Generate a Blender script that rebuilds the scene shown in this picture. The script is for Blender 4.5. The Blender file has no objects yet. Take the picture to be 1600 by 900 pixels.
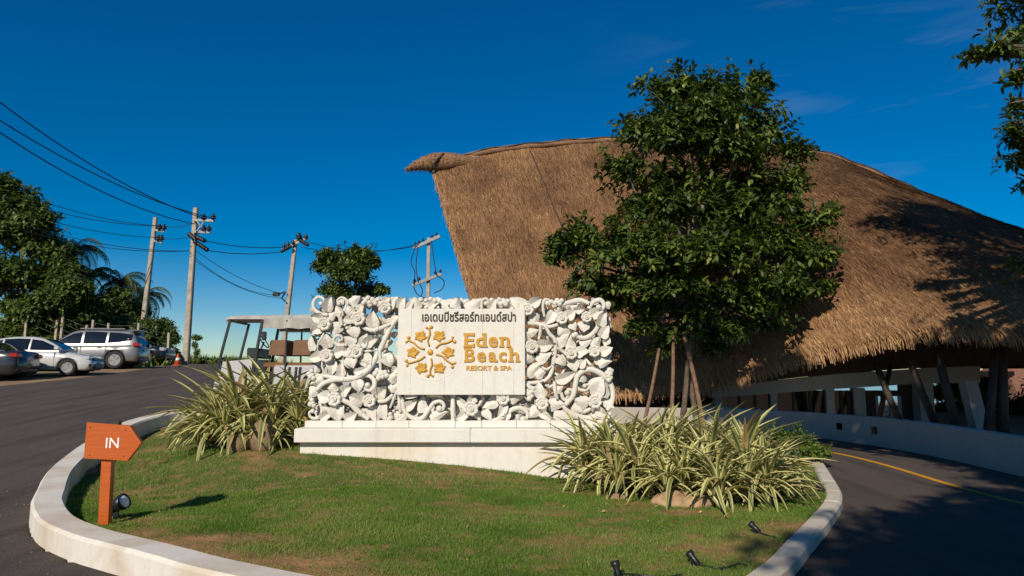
import bpy, bmesh, math, random
import numpy as np
from mathutils import Vector, Matrix, Euler

# ------------------------------------------------------------------ camera, sky, sun, exposure
SC = bpy.context.scene
COL = SC.collection
R = math.radians
random.seed(11)
RNG = np.random.default_rng(11)
FPX, PITCH, CAMZ = 1067.0, R(7.47), 1.6
cd = bpy.data.cameras.new('camera'); cam = bpy.data.objects.new('camera', cd); COL.objects.link(cam)
cam.location = (0, 0, CAMZ); cam.rotation_euler = (R(90) + PITCH, 0, 0)
cd.sensor_width = 36; cd.lens = 24.0; cd.clip_start = 0.05; cd.clip_end = 3000
SC.camera = cam

SUN_AZ, SUN_EL = R(20), R(32.5)          # light travels towards +Y, turned 20 degrees to +X
world = bpy.data.worlds.new('World'); SC.world = world; world.use_nodes = True
wt = world.node_tree; wt.nodes.clear()
wo = wt.nodes.new('ShaderNodeOutputWorld'); wb = wt.nodes.new('ShaderNodeBackground')
sky = wt.nodes.new('ShaderNodeTexSky'); sky.sky_type = 'NISHITA'; sky.sun_disc = False
sky.sun_elevation = SUN_EL; sky.sun_rotation = math.pi + SUN_AZ
sky.air_density = 1.0; sky.dust_density = 0.0; sky.ozone_density = 4.0; sky.altitude = 200
hs = wt.nodes.new('ShaderNodeHueSaturation'); hs.inputs['Hue'].default_value = 0.503; hs.inputs['Saturation'].default_value = 1.6; hs.inputs['Value'].default_value = 1.0
wt.links.new(sky.outputs['Color'], hs.inputs['Color'])
# thin cirrus streaks
tc = wt.nodes.new('ShaderNodeTexCoord'); mp = wt.nodes.new('ShaderNodeMapping')
mp.inputs['Rotation'].default_value = (0.0, 0.25, 0.35); mp.inputs['Scale'].default_value = (2.2, 3.0, 16.0)
nz = wt.nodes.new('ShaderNodeTexNoise'); nz.inputs['Scale'].default_value = 1.6; nz.inputs['Detail'].default_value = 7; nz.inputs['Distortion'].default_value = 0.6
rp = wt.nodes.new('ShaderNodeValToRGB'); rp.color_ramp.elements[0].position = 0.55; rp.color_ramp.elements[1].position = 0.90
rp.color_ramp.elements[1].color = (0.20, 0.20, 0.20, 1)
mx = wt.nodes.new('ShaderNodeMix'); mx.data_type = 'RGBA'; mx.inputs[7].default_value = (5.0, 5.6, 6.4, 1)
wt.links.new(tc.outputs['Generated'], mp.inputs['Vector']); wt.links.new(mp.outputs['Vector'], nz.inputs['Vector'])
wt.links.new(nz.outputs['Fac'], rp.inputs['Fac'])
sxw = wt.nodes.new('ShaderNodeSeparateXYZ'); wt.links.new(tc.outputs['Generated'], sxw.inputs[0])
mrw = wt.nodes.new('ShaderNodeMapRange'); mrw.inputs[1].default_value = 0.08; mrw.inputs[2].default_value = 0.42; wt.links.new(sxw.outputs['X'], mrw.inputs[0])
mlw = wt.nodes.new('ShaderNodeMath'); mlw.operation = 'MULTIPLY'; wt.links.new(rp.outputs['Color'], mlw.inputs[0]); wt.links.new(mrw.outputs[0], mlw.inputs[1]); wt.links.new(mlw.outputs[0], mx.inputs[0])
wt.links.new(hs.outputs['Color'], mx.inputs[6]); wt.links.new(mx.outputs[2], wb.inputs['Color'])
wb.inputs['Strength'].default_value = 0.085
wt.links.new(wb.outputs['Background'], wo.inputs['Surface'])

sd = bpy.data.lights.new('sun', 'SUN'); sun = bpy.data.objects.new('sun', sd); COL.objects.link(sun)
sd.energy = 4.8; sd.angle = R(0.55); sd.color = (1.0, 0.91, 0.78)
SUNDIR = Vector((math.sin(SUN_AZ) * math.cos(SUN_EL), math.cos(SUN_AZ) * math.cos(SUN_EL), -math.sin(SUN_EL)))
sun.rotation_euler = SUNDIR.to_track_quat('-Z', 'Y').to_euler(); sun.location = (-10, -25, 30)
SC.view_settings.view_transform = 'Standard'; SC.view_settings.look = 'None'
SC.view_settings.exposure = -0.07; SC.view_settings.gamma = 1.0; SC.view_settings.use_curve_mapping = False
SC.cycles.max_bounces = 6; SC.cycles.transparent_max_bounces = 6

# ------------------------------------------------------------------ helpers
_cp, _sp = math.cos(PITCH), math.sin(PITCH)
def P(px, py, Y):
    """world point at depth Y that the picture position (1600x900) looks at"""
    cx, cy = (px - 800) / FPX, (450 - py) / FPX
    k = Y / (_cp - cy * _sp)
    return np.array((cx * k, Y, CAMZ + (_sp + cy * _cp) * k))

def ss(a, b, x):
    t = np.clip((np.asarray(x, float) - a) / (b - a), 0, 1); return t * t * (3 - 2 * t)

def vnoise(x, y, seed=0):
    x = np.asarray(x, float); y = np.asarray(y, float)
    xi, yi = np.floor(x).astype(np.int64), np.floor(y).astype(np.int64)
    xf, yf = x - xi, y - yi
    def h(a, b):
        n = (a * 374761393 + b * 668265263 + seed * 1442695041) & 0x7fffffff
        n = ((n ^ (n >> 13)) * 1274126177) & 0x7fffffff
        return ((n ^ (n >> 16)) & 0xffff) / 65535.0
    u, v = xf * xf * (3 - 2 * xf), yf * yf * (3 - 2 * yf)
    return (h(xi, yi) * (1 - u) + h(xi + 1, yi) * u) * (1 - v) + (h(xi, yi + 1) * (1 - u) + h(xi + 1, yi + 1) * u) * v
def fnoise(x, y, seed=0, oct=4):
    s, a, t = 0, 1.0, 0
    for k in range(oct):
        s = s + a * vnoise(np.asarray(x) * 2 ** k, np.asarray(y) * 2 ** k, seed + k * 17); t += a; a *= 0.5
    return s / t

def spline(pts, n, closed=False):
    """Catmull-Rom through pts, n samples, evenly spaced"""
    p = np.asarray(pts, float)
    if len(p) == 2 and not closed:
        return p[0] + (p[1] - p[0]) * np.linspace(0, 1, n)[:, None]
    q = np.vstack([p[-1], p, p[:2]]) if closed else np.vstack([2 * p[0] - p[1], p, 2 * p[-1] - p[-2]])
    out = []
    for i in range(len(q) - 3):
        for t in np.linspace(0, 1, 24, endpoint=False):
            a, b, c, d = q[i], q[i + 1], q[i + 2], q[i + 3]
            out.append(0.5 * (2 * b + (c - a) * t + (2 * a - 5 * b + 4 * c - d) * t * t + (3 * b - a - 3 * c + d) * t ** 3))
    out.append(p[0] if closed else p[-1]); out = np.array(out)
    s = np.r_[0, np.cumsum(np.linalg.norm(np.diff(out, axis=0), axis=1))]
    tt = np.linspace(0, s[-1], n, endpoint=not closed)
    return np.stack([np.interp(tt, s, out[:, k]) for k in range(out.shape[1])], 1)

WL = {}                                  # world location of unrotated parents
def raw_obj(name, data, parent=None, loc=(0, 0, 0), rot=None, scale=None):
    o = bpy.data.objects.new(name, data); COL.objects.link(o)
    if parent is not None: o.parent = parent
    o.location = loc
    if rot is not None: o.rotation_euler = rot
    if scale is not None: o.scale = (scale,) * 3 if not hasattr(scale, '__len__') else scale
    return o
def tag(o, label, cat, group=None, kind=None):
    if label: o['label'] = label
    if cat: o['category'] = cat
    if group: o['group'] = group
    if kind: o['kind'] = kind
    return o
def thing(name, label, cat, loc=(0, 0, 0), rz=0.0, group=None):
    o = raw_obj(name, None, None, tuple(float(c) for c in loc), (0, 0, rz)); o.empty_display_size = 0.2
    WL[o.name] = np.array(loc, float)
    return tag(o, label, cat, group)
def make_mesh(name, V, F, mat=None, smooth=False, tint=None, uv=None):
    V = np.asarray(V, float)
    me = bpy.data.meshes.new(name)
    if isinstance(F, np.ndarray):
        M, k = F.shape
        me.vertices.add(len(V)); me.vertices.foreach_set('co', V.astype(np.float32).ravel())
        me.loops.add(M * k); me.loops.foreach_set('vertex_index', F.astype(np.int32).ravel())
        me.polygons.add(M); me.polygons.foreach_set('loop_start', np.arange(0, M * k, k, dtype=np.int32))
        me.update(calc_edges=True)
    else:
        me.from_pydata([tuple(v) for v in V], [], [tuple(int(i) for i in f) for f in F]); me.update()
    if smooth: me.polygons.foreach_set('use_smooth', np.ones(len(me.polygons), bool))
    if tint is not None:
        a = me.attributes.new('tint', 'FLOAT', 'POINT'); a.data.foreach_set('value', np.asarray(tint, np.float32))
    if uv is not None:
        u = me.uv_layers.new(name='UVMap'); li = np.zeros(len(me.loops), np.int32); me.loops.foreach_get('vertex_index', li)
        u.data.foreach_set('uv', np.asarray(uv, np.float32)[li].ravel())
    if mat: me.materials.append(mat)
    return me
def part(name, VF, mat, parent=None, smooth=False, local=False, **kw):
    """mesh object; VF in world coordinates (parents unrotated) or, local=True, in the parent's own"""
    V, F = VF; V = np.asarray(V, float)
    if local:
        return raw_obj(name, make_mesh(name, V, F, mat, smooth, **kw), parent)
    c = (V.min(0) + V.max(0)) / 2; c[2] = V[:, 2].min()
    o = raw_obj(name, make_mesh(name, V - c, F, mat, smooth, **kw), parent, tuple(c - (WL[parent.name] if parent is not None else 0)))
    WL[o.name] = c
    return o
def join(*items):
    V, F, n = [], [], 0
    for v, f in items:
        V.append(np.asarray(v, float)); F += [tuple(int(i) + n for i in q) for q in f]; n += len(v)
    return np.vstack(V), F
def box(x0, x1, y0, y1, z0, z1):
    V = [(x, y, z) for z in (z0, z1) for y in (y0, y1) for x in (x0, x1)]
    return np.array(V, float), [(0, 2, 3, 1), (4, 5, 7, 6), (0, 1, 5, 4), (2, 6, 7, 3), (0, 4, 6, 2), (1, 3, 7, 5)]
def hull(pts):
    bm = bmesh.new()
    for p in pts: bm.verts.new(tuple(p))
    r = bmesh.ops.convex_hull(bm, input=bm.verts)
    bmesh.ops.delete(bm, geom=list({g for g in r['geom_interior'] if isinstance(g, bmesh.types.BMVert)}), context='VERTS')
    bmesh.ops.recalc_face_normals(bm, faces=bm.faces)
    bmesh.ops.dissolve_limit(bm, angle_limit=0.01, verts=bm.verts, edges=bm.edges)
    bm.verts.index_update()
    V = np.array([v.co[:] for v in bm.verts]); F = [[v.index for v in f.verts] for f in bm.faces]; bm.free()
    return V, F
def bbox(x0, x1, y0, y1, z0, z1, b=0.02):
    pts = []
    for x, sx in ((x0, 1), (x1, -1)):
        for y, sy in ((y0, 1), (y1, -1)):
            for z, sz in ((z0, 1), (z1, -1)):
                pts += [(x, y + sy * b, z + sz * b), (x + sx * b, y, z + sz * b), (x + sx * b, y + sy * b, z)]
    return hull(pts)
def xf(VF, loc=(0, 0, 0), rot=(0, 0, 0), s=1.0):
    m = np.array(Euler(rot).to_matrix()); return (np.asarray(VF[0]) * s) @ m.T + np.asarray(loc, float), VF[1]
def tube(pts, rad, n=8, caps=True, flat=1.0):
    p = np.asarray(pts, float); m = len(p); rad = np.broadcast_to(np.asarray(rad, float), (m,))
    t = np.gradient(p, axis=0); t /= np.linalg.norm(t, axis=1)[:, None] + 1e-9
    ref = np.array((0, 0, 1.0)) if abs(t[0][2]) < 0.9 else np.array((0, 1.0, 0))
    u = np.cross(t[0], ref); u /= np.linalg.norm(u)
    V, F = [], []
    a = np.linspace(0, 2 * math.pi, n, endpoint=False)
    for i in range(m):
        u = u - t[i] * np.dot(u, t[i]); u /= np.linalg.norm(u) + 1e-9; w = np.cross(t[i], u)
        V.append(p[i] + rad[i] * (np.cos(a)[:, None] * u + np.sin(a)[:, None] * w * flat))
    for i in range(m - 1):
        for k in range(n):
            F.append((i * n + k, i * n + (k + 1) % n, (i + 1) * n + (k + 1) % n, (i + 1) * n + k))
    if caps: F += [tuple(range(n))[::-1], tuple((m - 1) * n + k for k in range(n))]
    return np.vstack(V), F
def bar(p0, p1, w, h=None, up=(0, 0, 1)):
    p0, p1 = np.asarray(p0, float), np.asarray(p1, float); h = h or w
    t = p1 - p0; t /= np.linalg.norm(t); up = np.asarray(up, float)
    if abs(np.dot(t, up)) > 0.95: up = np.array((0, 1.0, 0))
    u = np.cross(t, up); u /= np.linalg.norm(u); v = np.cross(u, t)
    V = [q + u * a * w / 2 + v * b * h / 2 for q in (p0, p1) for a, b in ((-1, -1), (1, -1), (1, 1), (-1, 1))]
    return np.array(V), [(3, 2, 1, 0), (4, 5, 6, 7), (0, 1, 5, 4), (1, 2, 6, 5), (2, 3, 7, 6), (3, 0, 4, 7)]
def ball(c, r, n=10, m=6):
    r = np.broadcast_to(np.asarray(r, float), (3,)); V, F = [(0, 0, 1)], []
    for i in range(1, m):
        for k in range(n):
            a, b = math.pi * i / m, 2 * math.pi * k / n; V.append((math.sin(a) * math.cos(b), math.sin(a) * math.sin(b), math.cos(a)))
    V.append((0, 0, -1)); L = len(V) - 1
    for k in range(n): F.append((0, 1 + k, 1 + (k + 1) % n)); F.append((L, L - n + (k + 1) % n, L - n + k))
    for i in range(m - 2):
        for k in range(n): F.append((1 + i * n + k, 1 + (i + 1) * n + k, 1 + (i + 1) * n + (k + 1) % n, 1 + i * n + (k + 1) % n))
    return np.array(V) * r + np.asarray(c, float), F
def lathe(prof, n=16, c=(0, 0, 0)):
    V, F = [], []; m = len(prof)
    for r, z in prof:
        for k in range(n): a = 2 * math.pi * k / n; V.append((r * math.cos(a), r * math.sin(a), z))
    for i in range(m - 1):
        for k in range(n): F.append((i * n + k, i * n + (k + 1) % n, (i + 1) * n + (k + 1) % n, (i + 1) * n + k))
    F += [tuple(range(n))[::-1], tuple((m - 1) * n + k for k in range(n))]
    return np.array(V) + np.asarray(c, float), F
def poly_prism(poly, y0, y1):
    """polygon in x,z pushed from y0 (front) to y1"""
    n = len(poly); V = [(x, y0, z) for x, z in poly] + [(x, y1, z) for x, z in poly]
    return np.array(V, float), [tuple(range(n)), tuple(range(n, 2 * n))[::-1]] + [(i, i + n, (i + 1) % n + n, (i + 1) % n) for i in range(n)]

# ------------------------------------------------------------------ materials
def nmat(name):
    m = bpy.data.materials.new(name); m.use_nodes = True; t = m.node_tree; t.nodes.clear()
    o = t.nodes.new('ShaderNodeOutputMaterial'); b = t.nodes.new('ShaderNodeBsdfPrincipled'); t.links.new(b.outputs[0], o.inputs[0])
    return m, t, b, o
def N(t, typ, **kw):
    n = t.nodes.new(typ)
    for k, v in kw.items():
        if k in n.inputs: n.inputs[k].default_value = v
        else: setattr(n, k, v)
    return n
def ramp(t, fac, stops):
    r = t.nodes.new('ShaderNodeValToRGB'); e = r.color_ramp.elements
    while len(e) < len(stops): e.new(0.5)
    for k, (p, c) in enumerate(stops): e[k].position = p; e[k].color = tuple(c) + (1,) if len(c) == 3 else c
    t.links.new(fac, r.inputs['Fac']); return r.outputs['Color']
def mixc(t, fac, a, b, mode='MIX'):
    m = t.nodes.new('ShaderNodeMix'); m.data_type = 'RGBA'; m.blend_type = mode
    for i, v in ((0, fac), (6, a), (7, b)):
        if hasattr(v, 'links'): t.links.new(v, m.inputs[i])
        else: m.inputs[i].default_value = v if i == 0 else (tuple(v) + (1,) if len(v) == 3 else v)
    return m.outputs[2]
def noise(t, scale, detail=6, co=None, dist=0.0, rough=0.55, vscale=None, kind='Object'):
    c = co
    if c is None: c = N(t, 'ShaderNodeTexCoord').outputs[kind]
    if vscale is not None:
        m = N(t, 'ShaderNodeMapping', Scale=vscale); t.links.new(c, m.inputs['Vector']); c = m.outputs['Vector']
    n = N(t, 'ShaderNodeTexNoise', Scale=scale, Detail=detail, Distortion=dist, Roughness=rough); t.links.new(c, n.inputs['Vector'])
    return n.outputs['Fac']
def bump(t, b, h, strength=0.3, dist=0.02):
    n = N(t, 'ShaderNodeBump', Strength=strength, Distance=dist); t.links.new(h, n.inputs['Height']); t.links.new(n.outputs['Normal'], b.inputs['Normal'])
def simple(name, c, rough=0.6, metal=0.0, var=0.25, scale=6.0, bmp=0.0, bscale=40.0, rnd=0.0, spec=0.5, coat=0.0, kind='Object'):
    m, t, b, o = nmat(name)
    c = np.array(c, float); n = noise(t, scale, kind=kind)
    col = ramp(t, n, [(0.3, c * (1 - var)), (0.7, np.minimum(c * (1 + var * 0.7), 1))])
    if rnd:
        oi = N(t, 'ShaderNodeObjectInfo'); h = N(t, 'ShaderNodeHueSaturation'); mr = N(t, 'ShaderNodeMapRange')
        mr.inputs[3].default_value = 1 - rnd; mr.inputs[4].default_value = 1 + rnd
        t.links.new(oi.outputs['Random'], mr.inputs[0]); t.links.new(mr.outputs[0], h.inputs['Value']); t.links.new(col, h.inputs['Color']); col = h.outputs['Color']
    t.links.new(col, b.inputs['Base Color'])
    b.inputs['Roughness'].default_value = rough; b.inputs['Metallic'].default_value = metal; b.inputs['Specular IOR Level'].default_value = spec
    b.inputs['Coat Weight'].default_value = coat; b.inputs['Coat Roughness'].default_value = 0.05
    if bmp: bump(t, b, noise(t, bscale, kind=kind), bmp)
    return m
MT = {}
def plaster(name, base, stain, stain_amt, rough=0.75):
    m, t, b, o = nmat(name)
    g = N(t, 'ShaderNodeNewGeometry').outputs['Position']
    n1 = noise(t, 1.4, 8, g, 0.4); n2 = noise(t, 9, 6, g)
    c = mixc(t, ramp(t, n1, [(0.5 - 0.04, (0, 0, 0)), (0.78, (stain_amt,) * 3)]), base, stain)
    c = mixc(t, ramp(t, n2, [(0.35, (0, 0, 0)), (0.75, (0.28,) * 3)]), c, tuple(np.array(base) * 0.72))
    st = noise(t, 3.0, 5, g, vscale=(3.0, 3.0, 0.25))
    c = mixc(t, ramp(t, st, [(0.55, (0, 0, 0)), (0.8, (0.3,) * 3)]), c, tuple(np.array(base) * 0.55))
    c = mixc(t, ramp(t, noise(t, 22, 3, g), [(0.68, (0, 0, 0)), (0.76, (0.55,) * 3)]), c, tuple(np.array(base) * 0.38))
    t.links.new(c, b.inputs['Base Color']); b.inputs['Roughness'].default_value = rough; b.inputs['Specular IOR Level'].default_value = 0.25
    bump(t, b, noise(t, 45, 6, g), 0.25, 0.01); return m
MT['carve'] = plaster('carved_stone', (0.715, 0.675, 0.595), (0.44, 0.37, 0.27), 0.5)
MT['ledge'] = plaster('painted_ledge', (0.75, 0.715, 0.64), (0.58, 0.44, 0.26), 0.25)
MT['plinth'] = plaster('painted_plinth', (0.75, 0.705, 0.62), (0.66, 0.42, 0.18), 0.55)
MT['plaque'] = plaster('plaque_stone', (0.75, 0.71, 0.635), (0.70, 0.60, 0.44), 0.3)
MT['kerb'] = plaster('painted_kerb', (0.72, 0.665, 0.575), (0.46, 0.31, 0.17), 0.85)
MT['kerb_stone'] = plaster('concrete_kerb', (0.62, 0.56, 0.46), (0.42, 0.32, 0.20), 0.8)
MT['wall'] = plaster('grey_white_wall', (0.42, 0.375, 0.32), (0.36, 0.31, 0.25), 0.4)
MT['shaded_white_wall'] = plaster('shaded_white_wall', (0.42, 0.41, 0.40), (0.32, 0.3, 0.27), 0.2)  # white plaster with the eave's shade put into its base colour

def asphalt():
    m, t, b, o = nmat('asphalt'); g = N(t, 'ShaderNodeNewGeometry').outputs['Position']
    n1, n2, n3 = noise(t, 0.25, 5, g, 0.5), noise(t, 60, 3, g), noise(t, 2.2, 7, g)
    c = ramp(t, n1, [(0.3, (0.050, 0.037, 0.029)), (0.7, (0.088, 0.066, 0.052))])
    c = mixc(t, ramp(t, n2, [(0.42, (0, 0, 0)), (0.72, (0.6,) * 3)]), c, (0.16, 0.125, 0.10))
    c = mixc(t, ramp(t, n3, [(0.5, (0, 0, 0)), (0.8, (0.45,) * 3)]), c, (0.115, 0.085, 0.062))
    streak = noise(t, 1.1, 4, g, 0.2, vscale=(2.6, 0.25, 1))
    c = mixc(t, ramp(t, streak, [(0.46, (0, 0, 0)), (0.70, (0.65,) * 3)]), c, (0.034, 0.027, 0.023))
    t.links.new(c, b.inputs['Base Color']); b.inputs['Roughness'].default_value = 0.82; b.inputs['Specular IOR Level'].default_value = 0.35
    bump(t, b, noise(t, 90, 4, g), 0.5, 0.012); return m
MT['asphalt'] = asphalt()
def soil(name, a, bcol, sc=1.2):
    m, t, b, o = nmat(name); g = N(t, 'ShaderNodeNewGeometry').outputs['Position']
    c = ramp(t, noise(t, sc, 8, g, 0.4), [(0.32, a), (0.68, bcol)])
    c = mixc(t, ramp(t, noise(t, 35, 4, g), [(0.4, (0, 0, 0)), (0.75, (0.5,) * 3)]), c, tuple(np.array(a) * 0.5))
    t.links.new(c, b.inputs['Base Color']); b.inputs['Roughness'].default_value = 0.95; b.inputs['Specular IOR Level'].default_value = 0.1
    bump(t, b, noise(t, 25, 6, g), 0.6, 0.03); return m
MT['dirt'] = soil('dirt', (0.24, 0.155, 0.085), (0.36, 0.25, 0.15))
def lawn_mat():
    m, t, b, o = nmat('lawn_soil'); g = N(t, 'ShaderNodeNewGeometry').outputs['Position']
    at = N(t, 'ShaderNodeAttribute', attribute_name='tint').outputs['Fac']
    green = ramp(t, noise(t, 6, 6, g), [(0.3, (0.10, 0.115, 0.032)), (0.7, (0.17, 0.15, 0.055))])
    bare = ramp(t, noise(t, 5, 7, g, 0.3), [(0.3, (0.23, 0.13, 0.06)), (0.7, (0.42, 0.23, 0.105))])
    c = mixc(t, at, green, bare); t.links.new(c, b.inputs['Base Color']); b.inputs['Roughness'].default_value = 0.95; b.inputs['Specular IOR Level'].default_value = 0.1
    bump(t, b, noise(t, 30, 6, g), 0.7, 0.03); return m
MT['lawn'] = lawn_mat()
def tinted(name, stops, rough=0.6, trans=0.3, spec=0.35, rnd=False, fine=None):
    """colour by the per-vertex (or per-object) tint; light passes through thin blades"""
    m, t, b, o = nmat(name)
    f = N(t, 'ShaderNodeObjectInfo').outputs['Random'] if rnd else N(t, 'ShaderNodeAttribute', attribute_name='tint').outputs['Fac']
    c = ramp(t, f, stops); t.links.new(c, b.inputs['Base Color']); b.inputs['Roughness'].default_value = rough; b.inputs['Specular IOR Level'].default_value = spec
    if trans:
        tr = N(t, 'ShaderNodeBsdfTranslucent'); h = mixc(t, 1.0, c, (1.1, 1.25, 0.6), 'MULTIPLY'); t.links.new(h, tr.inputs['Color'])
        ms = N(t, 'ShaderNodeMixShader'); ms.inputs[0].default_value = trans
        t.links.new(b.outputs[0], ms.inputs[1]); t.links.new(tr.outputs[0], ms.inputs[2]); t.links.new(ms.outputs[0], o.inputs[0])
    return m
MT['grass'] = tinted('grass_blade', [(0.0, (0.075, 0.155, 0.016)), (0.4, (0.138, 0.25, 0.032)), (0.75, (0.225, 0.295, 0.058)), (1.0, (0.42, 0.32, 0.14))], 0.7, 0.3, 0.2)
GREEN = [(0.0, (0.028, 0.052, 0.010)), (0.45, (0.075, 0.118, 0.018)), (0.8, (0.15, 0.195, 0.028)), (1.0, (0.23, 0.25, 0.04))]
MT['leaf'] = tinted('broad_leaf', GREEN, 0.48, 0.28, 0.4)
MT['leaf_obj'] = tinted('broad_leaf_single', GREEN, 0.48, 0.28, 0.4, rnd=True)
MT['leaf_far'] = tinted('far_leaf', [(0.0, (0.032, 0.062, 0.013)), (0.5, (0.095, 0.14, 0.026)), (1.0, (0.20, 0.225, 0.045))], 0.5, 0.25, 0.35)
MT['leaf_bush'] = tinted('bush_leaf', [(0.0, (0.06, 0.11, 0.015)), (0.5, (0.14, 0.20, 0.03)), (1.0, (0.24, 0.28, 0.05))], 0.5, 0.3, 0.3)
MT['palm'] = tinted('palm_leaf', [(0.0, (0.032, 0.056, 0.014)), (0.6, (0.075, 0.105, 0.028)), (1.0, (0.16, 0.15, 0.055))], 0.45, 0.2, 0.4)
MT['straw'] = tinted('thatch_straw', [(0.0, (0.085, 0.044, 0.023)), (0.35, (0.20, 0.105, 0.052)), (0.7, (0.35, 0.192, 0.092)), (1.0, (0.56, 0.34, 0.165))], 0.8, 0.12, 0.15)
def thatch():
    m, t, b, o = nmat('thatch_mat'); g = N(t, 'ShaderNodeNewGeometry').outputs['Position']
    c = ramp(t, noise(t, 7, 8, g, 0.3, vscale=(3, 1, 0.6)), [(0.25, (0.06, 0.036, 0.02)), (0.75, (0.22, 0.13, 0.07))])
    t.links.new(c, b.inputs['Base Color']); b.inputs['Roughness'].default_value = 0.95; b.inputs['Specular IOR Level'].default_value = 0.1
    bump(t, b, noise(t, 22, 6, g, vscale=(3, 1, 0.5)), 0.8, 0.05); return m
MT['thatch'] = thatch()
MT['thatch_light'] = simple('bound_straw', (0.25, 0.14, 0.072), 0.95, var=0.45, scale=12, bmp=0.8, bscale=24)
def blade():
    m, t, b, o = nmat('variegated_blade')
    uv = N(t, 'ShaderNodeTexCoord').outputs['UV']; sx = N(t, 'ShaderNodeSeparateXYZ'); t.links.new(uv, sx.inputs[0])
    c = ramp(t, sx.outputs['X'], [(0.0, (0.74, 0.66, 0.30)), (0.22, (0.62, 0.56, 0.20)), (0.34, (0.15, 0.20, 0.04)), (0.48, (0.25, 0.30, 0.075)), (0.60, (0.14, 0.19, 0.035)), (0.74, (0.62, 0.56, 0.21)), (1.0, (0.76, 0.68, 0.32))])
    dry = ramp(t, sx.outputs['Y'], [(0.9, (0, 0, 0)), (1.0, (0.7,) * 3)])
    c = mixc(t, dry, c, (0.36, 0.25, 0.10))
    wi = N(t, 'ShaderNodeObjectInfo').outputs['Random']; c = mixc(t, ramp(t, wi, [(0.93, (0, 0, 0)), (0.945, (0.85,) * 3)]), c, (0.30, 0.19, 0.085))
    h = N(t, 'ShaderNodeHueSaturation'); oi = N(t, 'ShaderNodeObjectInfo'); mr = N(t, 'ShaderNodeMapRange'); mr.inputs[3].default_value = 0.68; mr.inputs[4].default_value = 1.12
    t.links.new(oi.outputs['Random'], mr.inputs[0]); t.links.new(mr.outputs[0], h.inputs['Value']); t.links.new(c, h.inputs['Color']); c = h.outputs['Color']
    t.links.new(c, b.inputs['Base Color']); b.inputs['Roughness'].default_value = 0.45
    tr = N(t, 'ShaderNodeBsdfTranslucent'); t.links.new(c, tr.inputs['Color']); ms = N(t, 'ShaderNodeMixShader'); ms.inputs[0].default_value = 0.22
    t.links.new(b.outputs[0], ms.inputs[1]); t.links.new(tr.outputs[0], ms.inputs[2]); t.links.new(ms.outputs[0], o.inputs[0]); return m
MT['blade'] = blade()
MT['bark'] = simple('bark', (0.13, 0.095, 0.065), 0.95, var=0.5, scale=8, bmp=0.8, bscale=18)
MT['stake'] = simple('stake_wood', (0.19, 0.105, 0.06), 0.85, var=0.4, scale=9, bmp=0.4)  # wood tone darkened to carry the shade under the tree
MT['gold'] = simple('gold_paint', (0.58, 0.30, 0.035), 0.42, 0.15, var=0.3, scale=14, bmp=0.2, bscale=60, kind='Generated')
MT['brown_letter'] = simple('brown_letter', (0.060, 0.032, 0.018), 0.5, var=0.2)
def sign_wood():
    m, t, b, o = nmat('stained_wood')
    c = ramp(t, noise(t, 4, 7, None, 0.8, vscale=(1.2, 4, 14)), [(0.2, (0.40, 0.072, 0.006)), (0.6, (0.50, 0.098, 0.008)), (0.9, (0.54, 0.12, 0.012))])
    t.links.new(c, b.inputs['Base Color']); b.inputs['Roughness'].default_value = 0.42; bump(t, b, noise(t, 6, 6, None, 0.5, vscale=(1, 4, 16)), 0.2, 0.01); return m
MT['wood'] = sign_wood()
MT['white_paint'] = simple('white_lettering', (0.82, 0.82, 0.80), 0.5, var=0.05)
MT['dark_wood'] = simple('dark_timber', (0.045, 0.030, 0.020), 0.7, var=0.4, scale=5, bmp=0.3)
MT['black'] = simple('black_plastic', (0.014, 0.014, 0.015), 0.4, var=0.3)
MT['rubber'] = simple('tyre_rubber', (0.030, 0.027, 0.024), 0.85, var=0.4, scale=12)
MT['alloy'] = simple('wheel_alloy', (0.46, 0.44, 0.40), 0.35, 0.7, var=0.15)
MT['glass'] = simple('dark_glass', (0.010, 0.012, 0.014), 0.04, 0.0, var=0.1, spec=0.8)
MT['concrete'] = simple('pole_concrete', (0.40, 0.33, 0.25), 0.9, var=0.3, scale=3, bmp=0.3)
MT['steel'] = simple('galvanised_steel', (0.24, 0.235, 0.22), 0.5, 0.4, var=0.2)
MT['wire'] = simple('cable', (0.012, 0.012, 0.013), 0.6, var=0.1)
MT['boulder'] = simple('boulder_rock', (0.24, 0.165, 0.085), 0.9, var=0.5, scale=5, bmp=0.9, bscale=14)
MT['pale_rock'] = simple('pale_rock', (0.42, 0.26, 0.14), 0.9, var=0.5, scale=6, bmp=0.9, bscale=16)
MT['cone'] = simple('cone_orange', (0.62, 0.08, 0.02), 0.5, var=0.15)
MT['canvas'] = simple('canvas_cloth', (0.40, 0.37, 0.33), 0.9, var=0.25, scale=4, bmp=0.3)
MT['tan_vinyl'] = simple('tan_vinyl', (0.17, 0.075, 0.025), 0.55, var=0.2)
MT['cart_white'] = simple('cart_shell', (0.48, 0.47, 0.45), 0.35, var=0.1)
MT['silver'] = simple('silver_paint', (0.25, 0.24, 0.225), 0.34, 0.5, var=0.06, coat=0.6)
MT['white_car'] = simple('pearl_white_paint', (0.60, 0.585, 0.55), 0.28, 0.15, var=0.05, coat=0.6)
MT['grey_car'] = simple('dark_grey_paint', (0.035, 0.038, 0.042), 0.28, 0.4, var=0.05, coat=0.7)
MT['black_car'] = simple('black_car_paint', (0.012, 0.013, 0.016), 0.25, 0.2, var=0.05, coat=0.7)
MT['red_lens'] = simple('red_lens', (0.30, 0.012, 0.010), 0.2, var=0.1)
MT['clear_lens'] = simple('clear_lens', (0.55, 0.56, 0.57), 0.12, 0.3, var=0.1)
MT['plate'] = simple('number_plate', (0.6, 0.6, 0.57), 0.5, var=0.05)
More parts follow.
